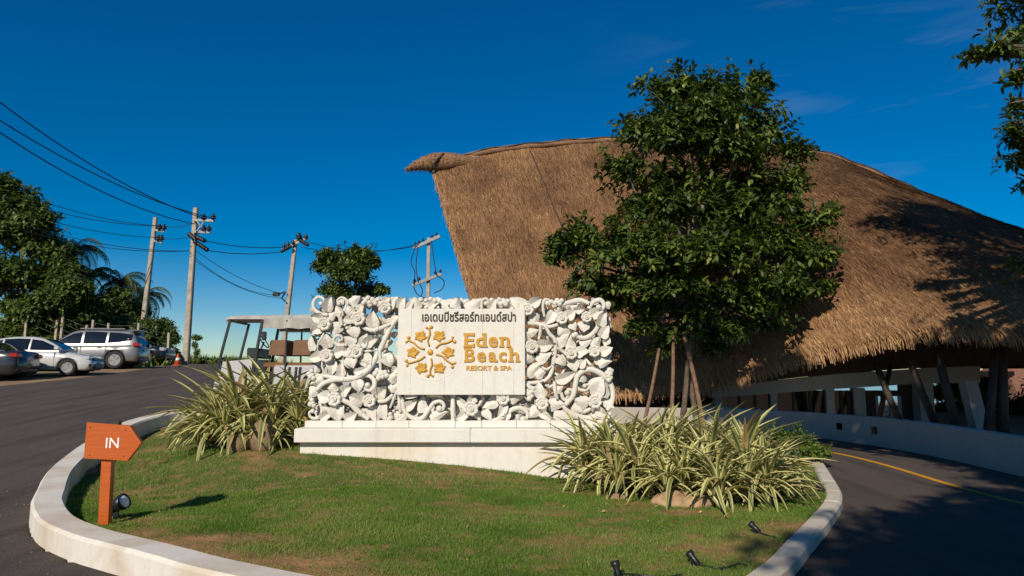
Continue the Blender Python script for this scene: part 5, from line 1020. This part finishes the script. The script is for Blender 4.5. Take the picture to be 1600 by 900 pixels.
def car(name, label, loc, rz, paint, L, W, hood, roofl, wheels, wr, glass_spec, ground=.2, kind='sedan', slope=None):
    """hood: belt line (x,z); roofl: roof line (x,z); x runs from tail (-L/2) to nose (L/2)"""
    t = thing(name, label, 'car', loc, rz)
    if slope: t.rotation_euler = (slope[0], slope[1], rz)
    xs = np.linspace(-L / 2, L / 2, 96); hx, hz = zip(*hood); rx, rz_ = zip(*roofl); hw = W / 2
    topz = np.interp(xs, hx, hz); e = np.minimum(1, np.maximum(0, (L / 2 - np.abs(xs)) / .55)); ww = hw * (.80 + .20 * np.sqrt(1 - (1 - e) ** 2)); zb = ground + .16 * (1 - np.minimum(1, e * 2.2)) ** 2
    rows = []
    for x, tz, w, z0 in zip(xs, topz, ww, zb):
        ar = z0
        for xw in wheels:
            dd = abs(x - xw)
            if dd < wr + .07: ar = max(ar, wr + math.sqrt((wr + .07) ** 2 - dd ** 2))
        h = tz - z0; f = lambda q: max(ar, z0 + h * q)
        rows.append([(0, z0), (w - .25, z0), (w - .06, max(ar, z0)), (w - .005, f(.12)), (w, f(.45)), (w - .02, f(.72)), (w - .05, f(.90)), (w - .14, max(f(.975), ar)), (w * .55, tz + .012), (0, tz + .025)])
    full = [r_ + [(-y, z) for y, z in r_[-2:0:-1]] for r_ in rows]; m = len(full[0])
    V = [(x, y, z) for x, r_ in zip(xs, full) for y, z in r_]; F = [(i * m + k, (i + 1) * m + k, (i + 1) * m + (k + 1) % m, i * m + (k + 1) % m) for i in range(len(xs) - 1) for k in range(m)]
    F += [tuple(range(m)), tuple((len(xs) - 1) * m + k for k in range(m))[::-1]]
    body = part('body', (V, F), paint, t, True, local=True)
    part('underbody', bbox(-L / 2 + .3, L / 2 - .3, -hw + .28, hw - .28, ground - .04, ground + .38, .03), MT['black'], t, local=True)
    xc = np.linspace(rx[0], rx[-1], 60); rf = np.interp(xc, rx, rz_)
    k3 = np.array([.25, .5, .25])
    for _ in range(2): rf[1:-1] = np.convolve(rf, k3, 'valid')
    bl = np.interp(xc, hx, hz) - .03
    wbelt = lambda x: float(np.interp(x, xs, ww)) - .10; 
    def side(x, z):
        b_, r_ = float(np.interp(x, xc, bl)), float(np.interp(x, xc, rf)); full_h = max(rz_) - .05 - b_; q = np.clip((z - b_) / full_h, 0, 1); return wbelt(x) - (.19 * q + .05 * q * q) * (hw / .88)
    rows = []
    for x, r_, b_ in zip(xc, rf, bl):
        zt = max(r_, b_ + .004); zs = b_ + (zt - b_) * .86; rows.append([(side(x, b_), b_), (side(x, b_ + (zs - b_) * .5), b_ + (zs - b_) * .5), (side(x, zs), zs), (side(x, zs) - .07, b_ + (zt - b_) * .965), (side(x, zs) * .5, zt), (0, zt + .012)])
    full = [r_ + [(-y, z) for y, z in r_[-2::-1]] for r_ in rows]; m = len(full[0]); V = [(x, y, z) for x, r_ in zip(xc, full) for y, z in r_]
    F = [(i * m + k, (i + 1) * m + k, (i + 1) * m + k + 1, i * m + k + 1) for i in range(len(xc) - 1) for k in range(m - 1)]
    part('cabin', (V, F), paint, t, True, local=True)
    for name_, st in glass_spec['side']:
        for s in (-1, 1):
            V = [];
            for x, z0, z1 in st:
                for q in np.linspace(0, 1, 5): z = z0 + (z1 - z0) * q; V.append((x, s * (side(x, z) + .008), z))
            n = len(st); F = [(i * 5 + k, i * 5 + k + 1, (i + 1) * 5 + k + 1, (i + 1) * 5 + k) for i in range(n - 1) for k in range(4)]
            part('side_window', (V, F), MT['glass'], t, True, local=True)
    for nm, (xa, xb) in (('windscreen', glass_spec['front']), ('rear_window', glass_spec['rear'])):
        V = []; q = np.linspace(xa, xb, 10); ins = np.linspace(.06, .10, 10)
        for x, i_ in zip(q, ins):
            z = float(np.interp(x, xc, rf)); b_ = float(np.interp(x, xc, bl)); yw = side(x, b_ + (z - b_) * .86) - .05
            dz_ = .014
            for k in range(7): y = -yw + 2 * yw * k / 6; V.append((x + (.008 if nm == 'windscreen' else -.008), y, b_ + (z - b_) * (.985 if abs(k - 3) == 3 else 1.0) + dz_))
        F = [(i * 7 + k, i * 7 + k + 1, (i + 1) * 7 + k + 1, (i + 1) * 7 + k) for i in range(9) for k in range(6)]
        part(nm, (V, F), MT['glass'], t, True, local=True)
    for xw in wheels:
        for s in (-1, 1): wheel(t, xw, s * (hw - .10), wr, .2, s)
    bz_ = float(np.interp(.0, hx, hz))
    for s in (-1, 1):
        mx_ = glass_spec['front'][0] - .15 if glass_spec['front'][0] > glass_spec['front'][1] else glass_spec['front'][1] - .15
        part('mirror', bbox(mx_ - .09, mx_ + .09, s * (hw + .07) - .09, s * (hw + .07) + .09, bz_ + .02, bz_ + .17, .035), paint, t, local=True)
        for xh in glass_spec['handles']: part('door_handle', bbox(xh - .09, xh + .09, s * (hw - .005) - .02, s * (hw - .005) + .02, bz_ - .14, bz_ - .105, .008), paint, t, local=True)
        for xh in glass_spec['seams']: part('door_seam', bbox(xh - .006, xh + .006, s * (hw - .012) - .012, s * (hw - .012) + .014, ground + .12, bz_ - .05, .002), MT['black'], t, local=True)
    for nm, mt_, x, y0, y1, z0, z1, th__ in glass_spec['bits']:
        for s in ((-1, 1) if y0 > 0 else (1,)): part(nm, bbox(x - th__, x + th__, min(s * y0, s * y1), max(s * y0, s * y1), z0, z1, min(.03, th__ * .45, (z1 - z0) * .3)), MT[mt_], t, local=True)
    return t
def gz(x, y): return float(H(x, y))
sl = (0, 0)
# small white hatch-backed saloon, nose towards the road
car('parked_hatchback', 'small pearl white car parked nose towards the road with black lower grille', (-18.35, 26.6, gz(-18.35, 26.6)), R(14), MT['white_car'], 4.2, 1.70,
    [(-2.1, .98), (-1.6, 1.00), (0, .93), (.75, .93), (1.35, .86), (1.8, .76), (2.02, .66), (2.1, .52)], [(-1.95, 1.0), (-1.45, 1.34), (-.7, 1.47), (-.1, 1.48), (.35, 1.40), (.75, 1.19), (1.12, .90)], (-1.3, 1.28), .30,
    dict(side=[('f', [(-.05, .96, 1.37), (.3, .95, 1.32), (.7, .95, 1.14), (.92, .95, .99)]), ('r', [(-.95, 1.0, 1.36), (-.5, .97, 1.39), (-.12, .96, 1.38)]), ('q', [(-1.4, 1.08, 1.22), (-1.02, 1.0, 1.34)])], front=(1.08, .33), rear=(-1.88, -1.3), handles=(-.1, -1.0), seams=(.82, -.08),
         bits=[('headlight', 'clear_lens', 1.86, .52, .80, .60, .74, .16), ('grille', 'black', 2.07, -.55, .55, .56, .66, .04), ('lower_grille', 'black', 2.08, -.50, .50, .28, .44, .05), ('fog_lamp_recess', 'black', 1.98, .56, .78, .30, .46, .08), ('number_plate', 'plate', 2.125, -.18, .18, .44, .54, .012), ('taillight', 'red_lens', -2.0, .50, .78, .78, .98, .08)]))
# big silver estate on high wheels, tail towards the road
car('parked_suv', 'large silver off-road wagon parked tail towards the road with roof rails', (-19.75, 32.0, gz(-19.75, 32.0)), R(191), MT['silver'], 4.8, 1.86,
    [(-2.4, 1.02), (-2.2, 1.10), (0, 1.06), (1.0, 1.08), (1.9, 1.04), (2.25, .95), (2.4, .78)], [(-2.36, 1.08), (-2.15, 1.55), (-1.95, 1.76), (-.8, 1.82), (.1, 1.80), (.5, 1.70), (.95, 1.36), (1.25, 1.06)], (-1.42, 1.38), .39,
    dict(side=[('f', [(.08, 1.12, 1.66), (.45, 1.12, 1.58), (.9, 1.12, 1.30), (1.05, 1.12, 1.18)]), ('r', [(-.95, 1.14, 1.66), (-.4, 1.12, 1.69), (-.02, 1.12, 1.68)]), ('q', [(-2.05, 1.30, 1.56), (-1.5, 1.20, 1.64), (-1.05, 1.16, 1.66)])], front=(1.22, .5), rear=(-2.34, -2.02), handles=(-.75, .25), seams=(.03, -1.02, 1.1), 
         bits=[('taillight', 'red_lens', -2.28, .52, .90, 1.00, 1.17, .14), ('bumper_trim', 'black', -2.42, -.7, .7, .36, .46, .03), ('number_plate', 'plate', -2.43, -.22, .22, .82, .92, .015), ('headlight', 'clear_lens', 2.24, .5, .84, .84, .98, .1), ('roof_rail', 'steel', -.75, .62, .66, 1.79, 1.845, .95), ('tailgate_spoiler', 'silver', -2.1, -.6, .6, 1.74, 1.79, .16), ('roof_antenna', 'black', -1.75, -.02, .02, 1.82, 1.93, .07)]), ground=.32)
# dark saloon cut by the picture edge
car('parked_saloon', 'dark grey saloon seen from behind, cut off by the picture edge', (-19.6, 24.2, gz(-19.6, 24.2)), R(189), MT['grey_car'], 4.7, 1.80,
    [(-2.35, .98), (-2.1, 1.02), (-1.4, 1.03), (0, .95), (1.0, .95), (1.8, .84), (2.2, .72), (2.35, .56)], [(-1.95, 1.02), (-1.2, 1.33), (-.5, 1.45), (.1, 1.45), (.6, 1.32), (1.25, .96)], (-1.38, 1.40), .33,
    dict(side=[('f', [(.05, .98, 1.34), (.5, .98, 1.25), (1.0, .98, 1.04)]), ('r', [(-.95, 1.02, 1.32), (-.4, 1.0, 1.36), (-.02, .99, 1.35)]), ('q', [(-1.4, 1.07, 1.16), (-1.02, 1.03, 1.29)])], front=(1.2, .55), rear=(-1.9, -1.05), handles=(-.2, -1.1), seams=(.95, .0),
         bits=[('taillight', 'red_lens', -2.24, .50, .86, .78, .93, .14), ('number_plate', 'plate', -2.37, -.2, .2, .68, .79, .02), ('bumper_trim', 'black', -2.33, -.6, .6, .26, .38, .06), ('headlight', 'clear_lens', 2.1, .5, .8, .6, .74, .12)]))
# black pick-up nose showing behind the silver wagon
car('parked_car', 'black car mostly hidden behind the silver wagon, only its front corner showing', (-20.6, 36.2, gz(-20.6, 36.2)), R(8), MT['black_car'], 4.9, 1.82,
    [(-2.45, 1.0), (-1, 1.02), (0, 1.02), (1.0, 1.02), (1.9, .98), (2.3, .88), (2.45, .7)], [(-1.2, 1.02), (-1.0, 1.5), (-.6, 1.66), (.2, 1.66), (.6, 1.52), (1.15, 1.02)], (-1.5, 1.5), .37,
    dict(side=[('f', [(.0, 1.06, 1.54), (.4, 1.06, 1.48), (.9, 1.06, 1.16)]), ('r', [(-.85, 1.08, 1.5), (-.08, 1.06, 1.55)])], front=(1.1, .55), rear=(-1.17, -.95), handles=(-.2,), seams=(.95, -.04),
         bits=[('headlight', 'clear_lens', 2.26, .55, .86, .74, .92, .13), ('grille', 'steel', 2.42, -.5, .5, .62, .84, .04), ('bumper_trim', 'black', 2.44, -.75, .75, .34, .5, .05)]), ground=.3)
# golf cart behind the left clump
CY = 16.6; gx0, gx1 = P(352, 520, CY)[0], P(352, 520, CY)[0] + 3.4; gzc = gz(gx0 + 1.5, CY) + .03
ct = thing('golf_cart', 'white golf cart with grey canvas canopy and tan seats behind the carved wall', 'golf cart', (gx0 + 1.5, CY, gzc))
zr = P(420, 503, CY)[2]; X = lambda p, Y=CY: P(p + 12, 520, Y)[0]; Z = lambda p, Y=CY: P(400, p, Y)[2]
y0, y1 = CY - .58, CY + .58
cp = part('canopy', hull([(X(358), y0 + .05, zr + .08), (X(378), y0 + .12, zr + .12), (X(358), y1, zr + .07), (X(378), y1, zr + .12), (X(560), y0 + .12, zr + .15), (X(560), y1, zr + .15), (X(570), y0, zr + .02), (X(570), y1, zr + .02), (X(356), y0, zr + .02), (X(356), y1, zr + .02)]), MT['canvas'], ct)
def valance(ya):
    n = 40; xs = np.linspace(X(412), X(570), n); V = []
    for q, x in enumerate(xs):
        d = .03 * math.sin(q * 1.1) + .015 * math.sin(q * 2.7); V += [(x, ya, zr + .04), (x, ya + d * .5, zr - .10), (x, ya + d, zr - .20 + .012 * math.sin(q * .8))]
    return np.array(V), [(i * 3 + k, (i + 1) * 3 + k, (i + 1) * 3 + k + 1, i * 3 + k + 1) for i in range(n - 1) for k in range(2)]
part('valance', valance(y0 - .01), MT['canvas'], cp, True); part('valance', valance(y1 + .01), MT['canvas'], cp, True)
part('front_roll', tube([(X(357), y0 - .02, zr), (X(357), y1 + .02, zr)], .035, 8), MT['canvas'], cp, True)
for ya in (y0, y1):
    part('windscreen_post', bar((X(362), ya, zr), (X(347), ya, Z(575)), .05), MT['black'], ct)
    part('roof_post', bar((X(411), ya, zr), (X(400), ya, Z(580)), .055), MT['black'], ct)
    part('rear_post', bar((X(448), ya, zr), (X(448), ya, Z(600)), .035), MT['wire'], ct)
    part('back_post', bar((X(560), ya, zr), (X(560), ya, Z(600)), .045), MT['black'], ct)
part('grab_rail', bar((X(448), y0, Z(521)), (X(560), y0, Z(521)), .025), MT['wire'], ct)
wsx = lambda z: X(362) + (X(347) - X(362)) * (zr - z) / (zr - Z(575))
part('windscreen', (np.array([(wsx(zr - .05), y0 + .03, zr - .05), (wsx(zr - .05), y1 - .03, zr - .05), (wsx(Z(560)), y1 - .03, Z(560)), (wsx(Z(560)), y0 + .03, Z(560))]), [(0, 1, 2, 3)]), MT['clear'], ct)
fl = gzc + .30
part('front_cowl', hull([(X(338), y0 + .1, fl), (X(338), y1 - .1, fl), (X(340), y0 + .12, fl + .30), (X(340), y1 - .12, fl + .30), (X(352), y0 + .05, Z(566)), (X(352), y1 - .05, Z(566)), (X(398), y0, Z(562)), (X(398), y1, Z(562)), (X(398), y0, fl), (X(398), y1, fl)]), MT['cart_white'], ct)
part('chassis', bbox(X(335), X(575), y0 + .02, y1 - .02, gzc + .2, fl + .03, .03), MT['black'], ct)
part('dashboard', bbox(X(388), X(402), y0 + .05, y1 - .05, Z(560), Z(545), .02), MT['black'], ct)
part('steering_wheel', xf((lambda a: tube(a, .014, 7))([(.17 * math.cos(q), .17 * math.sin(q), 0) for q in np.linspace(0, 6.2832, 24)]), (X(407), CY - .25, Z(535)), (0, R(55), 0)), MT['black'], ct, True)
part('steering_column', tube([(X(396), CY - .25, Z(562)), (X(407), CY - .25, Z(535))], .022, 7), MT['black'], ct, True)
part('body_side', bbox(X(430), X(575), y0, y1, fl, Z(571), .05), MT['cart_white'], ct)
for a_, nm in ((416, 1), (452, 2)):
    st = part('seat', bbox(X(a_) - .05, X(a_ + 36), y0 + .04, y1 - .04, Z(576), Z(567), .04), MT['tan_vinyl'], ct)
    bk_ = part('backrest', hull([(X(a_ + 5) + dx, y, z) for y in (y0 + .06, y1 - .06) for dx, z in ((0, Z(556)), (.42, Z(556)), (.02, Z(536)), (.44, Z(536)), (.05, Z(533)), (.4, Z(533)))]), MT['tan_vinyl'], ct)
part('rear_mirror', bbox(X(413), X(420), y0 - .12, y0 - .06, Z(534), Z(521), .02), MT['black'], ct)
for xw in (X(352), X(540)):
    for s, ya in ((-1, y0 + .02), (1, y1 - .02)):
        w_ = part('wheel', xf(lathe([(.12, -.09), (.22, -.09), (.235, -.05), (.235, .05), (.22, .09), (.12, .09)], 20), (xw, ya, gzc + .235), (R(90), 0, 0)), MT['rubber'], ct, True)
        part('hub', xf(lathe([(.12, -.06), (.12, .06)], 14), (xw, ya, gzc + .235), (R(90), 0, 0)), MT['alloy'], w_)
for a_ in (452, 462, 468): part('body_stripe', bar((X(a_), y0 - .012, fl + .05), (X(a_ + 3), y0 - .012, Z(574)), .05, .02, (0, 1, 0)), MT['black'], ct)
# traffic cone
q = P(277, 572, 36); cx_, cy_ = q[0], 36.0; cz_ = gz(cx_, cy_)
tcn = thing('traffic_cone', 'orange traffic cone with pale band standing near the utility pole', 'traffic cone', (cx_, cy_, cz_))
part('base', bbox(cx_ - .19, cx_ + .19, cy_ - .19, cy_ + .19, cz_, cz_ + .04, .01), MT['cone'], tcn)
part('cone_body', lathe([(.15, .04), (.04, .60), (.02, .61)], 18, (cx_, cy_, cz_)), MT['cone'], tcn, True)
part('band', lathe([(.112, .26), (.086, .39), (.084, .39)], 18, (cx_, cy_, cz_)), MT['white_paint'], tcn, True)
# fence posts on the bank
fn = thing('wire_fence', 'old fence of leaning concrete posts and wires on the bank behind the cars', 'fence', (P(130, 520, 43)[0], 43, 2))
tops = []
for (x0, y0_, x1, y1_) in ((86, 524, 90, 500), (95, 520, 99, 492), (134, 520, 136, 508), (143, 520, 146, 500), (168, 518, 170, 505), (40, 525, 43, 480), (262, 560, 264, 520), (215, 530, 217, 505)):
    Y = 39.0; a, b = P(x0, y0_, Y), P(x1, y1_, Y); a[2] = gz(a[0], Y) - .2; tops.append(b); part('fence_post', bar(a, b, .12), MT['concrete'], fn)
tops = sorted(tops, key=lambda q: q[0])
for dz in (.15, .5, .85): part('fence_wire', tube(np.array([t_ - (0, 0, dz) for t_ in tops]), .006, 4), MT['steel'], fn, True)

# ------------------------------------------------------------------ utility poles and overhead wires
def upole(label, x0, y0_, x1, y1_, Y, w):
    a, b = P(x0, y0_, Y), P(x1, y1_, Y); t = thing('utility_pole', label, 'utility pole', (a[0], Y, gz(a[0], Y)), group='utility poles along the road')
    d = (b - a) / np.linalg.norm(b - a); a = a - d * max(0, (a[2] - gz(a[0], Y) + .3) / d[2])
    n_ = 2; V = []; 
    for q, ww in ((a, w), (b, w * .72)):
        for sx_, sy_ in ((-1, -.72), (-.72, -1), (.72, -1), (1, -.72), (1, .72), (.72, 1), (-.72, 1), (-1, .72)): V.append((q[0] + sx_ * ww / 2, q[1] + sy_ * ww / 2, q[2]))
    part('pole_shaft', (np.array(V), [tuple(range(8))[::-1], tuple(range(8, 16))] + [(k, (k + 1) % 8, 8 + (k + 1) % 8, 8 + k) for k in range(8)]), MT['concrete'], t)
    return t, b
def insulator(t, p, s=1.0, rot=(0, 0, 0)):
    part('insulator', xf(lathe([(.03, 0), (.03, .05), (.11, .06), (.11, .09), (.05, .11), (.10, .13), (.10, .16), (.04, .19), (.05, .24), (.02, .26)], 12), tuple(p), rot, s), MT['black'], t, True)
def arm(t, x0, y0_, x1, y1_, Y, w=.13): part('crossarm', bar(P(x0, y0_, Y), P(x1, y1_, Y), w, w), MT['steel'], t)
t1, _ = upole('concrete utility pole leaning among the palms, farther one', 221, 530, 243, 340, 44, .32)
for (y, xs__) in ((357, (249, 256)), (374, (247, 252))):
    arm(t1, 240, y + 2, xs__[1] + 1, y + 5, 43.8)
    for x in xs__: insulator(t1, P(x, y + 3, 43.7), 1.7)
t2, _ = upole('tall weathered concrete utility pole beside the traffic cone', 290, 568, 306, 325, 38, .33)
for (y, xs__) in ((345, (318, 333)), (363, (318, 326))):
    arm(t2, 302, y - 1, xs__[1] + 2, y + 0, 37.8)
    for x in xs__: insulator(t2, P(x, y - 1, 37.75), 1.45)
part('brace', bar(P(308, 346, 37.7), P(320, 362, 37.7), .05), MT['steel'], t2); part('brace', bar(P(306, 363, 37.7), P(318, 347, 37.7), .05), MT['steel'], t2)
for k, (xa, ya, xb, yb) in enumerate(((304, 369, 319, 376), (305, 378, 323, 390), (305, 374, 296, 366))):
    n = 7
    for q in range(n): part('strain_insulator', ball(P(xa + (xb - xa) * q / (n - 1), ya + (yb - ya) * q / (n - 1), 37.6), (.13, .13, .13), 10, 6), MT['black'], t2, True)
t3, _ = upole('concrete utility pole behind the golf cart with wires over a slanting crossarm', 440, 566, 462, 375, 42, .30)
arm(t3, 440, 391, 482, 371, 41.8)
for x, y in ((444, 388), (450, 385), (458, 382), (470, 376), (478, 373)): insulator(t3, P(x, y, 41.75), 1.2, (R(20), 0, 0))
insulator(t3, P(467, 376, 41.7), 2.0)
for q in range(5): part('strain_insulator', ball(P(441 + q * 3, 392 - q * 1.6, 41.6), .12, 10, 6), MT['black'], t3, True); part('strain_insulator', ball(P(470 + q * 2.6, 376 + q * 1.6, 41.6), .12, 10, 6), MT['black'], t3, True)
part('bracket', join(bar(P(430, 461, 41.7), P(446, 456, 41.7), .09), tube([P(446, 456, 41.7), P(440, 466, 41.7), P(446, 471, 41.7)], .05, 6)), MT['black'], t3)
part('junction_box', bbox(*(lambda a: (a[0] - .18, a[0] + .18, 41.5, 41.8, a[2] - .12, a[2] + .12))(P(432, 460, 41.7)), .02), MT['black'], t3)
t4, _ = upole('pale utility pole with two slanting crossarms above the carved wall', 668, 560, 670, 372, 46, .30)
arm(t4, 646, 388, 687, 369, 45.8, .2); arm(t4, 644, 446, 690, 428, 45.8, .2)
for x, y in ((649, 384), (655, 381), (661, 378), (675, 372), (682, 369)): insulator(t4, P(x, y, 45.75), 1.0)
for x, y in ((648, 442), (655, 439), (680, 429), (688, 427)): insulator(t4, P(x, y, 45.75), 1.1)
for (pts) in ([(648, 388), (642, 410), (648, 425), (646, 444)], [(653, 386), (650, 415), (653, 440)], [(674, 376), (677, 400), (682, 430)], [(684, 431), (694, 440), (690, 452), (678, 458)], [(646, 448), (652, 460), (664, 466)], [(656, 444), (660, 456), (654, 470)]):
    part('jumper_wire', tube(spline([P(x, y, 45.6) for x, y in pts], 18), .035, 5), MT['wire'], t4, True)
WN = {}
def wire(label, group, a, b, sag, r=.03):
    k = WN[group] = WN.get(group, -1) + 1; label = ('uppermost ', 'next lower ', 'lowest ')[k] + label
    a, b = np.asarray(a, float), np.asarray(b, float); t = np.linspace(0, 1, 30)[:, None]; p = a + (b - a) * t; p[:, 2] -= 4 * sag * (t * (1 - t))[:, 0]
    tag(part('overhead_wire', tube(p, r, 5), MT['wire'], smooth=True), label, 'wire', group)
for (x, y, x2, y2) in ((318, 341, -170, 22), (333, 341, -190, 58), (305, 350, -150, 98)):
    wire('thick black wire sweeping up from the cone-side pole to the upper left corner', 'wires rising to the upper left', P(x, y, 37.7), P(x2, y2, 22), .9, .026)
for (x, y, x2, y2) in ((249, 353, -60, 262), (256, 353, -70, 280), (247, 371, -70, 292)):
    wire('thin wire from the farther leaning pole to the trees at the picture edge', 'wires from the farther pole leftwards', P(x, y, 43.7), P(x2, y2, 34), .6, .02)
for (x, y, x2, y2) in ((256, 353, 318, 341), (252, 371, 320, 361)):
    wire('short wire joining the two concrete poles near the cone', 'wires between the two nearer poles', P(x, y, 43.7), P(x2, y2, 37.7), .25, .02)
for (x, y, x2, y2) in ((320, 376, 444, 386), (323, 391, 442, 393)):
    wire('wire spanning from the cone-side pole to the pole behind the golf cart', 'wires to the pole behind the golf cart', P(x, y, 37.6), P(x2, y2, 41.7), .18, .024)
for (x, y, x2, y2) in ((480, 378, 651, 384), (470, 386, 655, 381)):
    wire('wire spanning behind the round tree to the twin-armed pole', 'wires to the twin-armed pole', P(x, y, 41.6), P(x2, y2, 45.7), .45, .022)
for (x, y, x2, y2, s) in ((296, 384, 440, 459, .35), (296, 395, 436, 461, .6), (296, 400, 441, 466, .5)):
    wire('slack low cable from the cone-side pole down to the junction box', 'low cables to the junction box', P(x, y, 37.8), P(x2, y2, 41.7), s, .016)
for (x2, y2) in ((-80, 305), (-90, 318)):
    wire('slack low cable from the cone-side pole into the trees', 'low cables into the trees', P(297, 392, 37.8), P(x2, y2, 30), .7, .016)
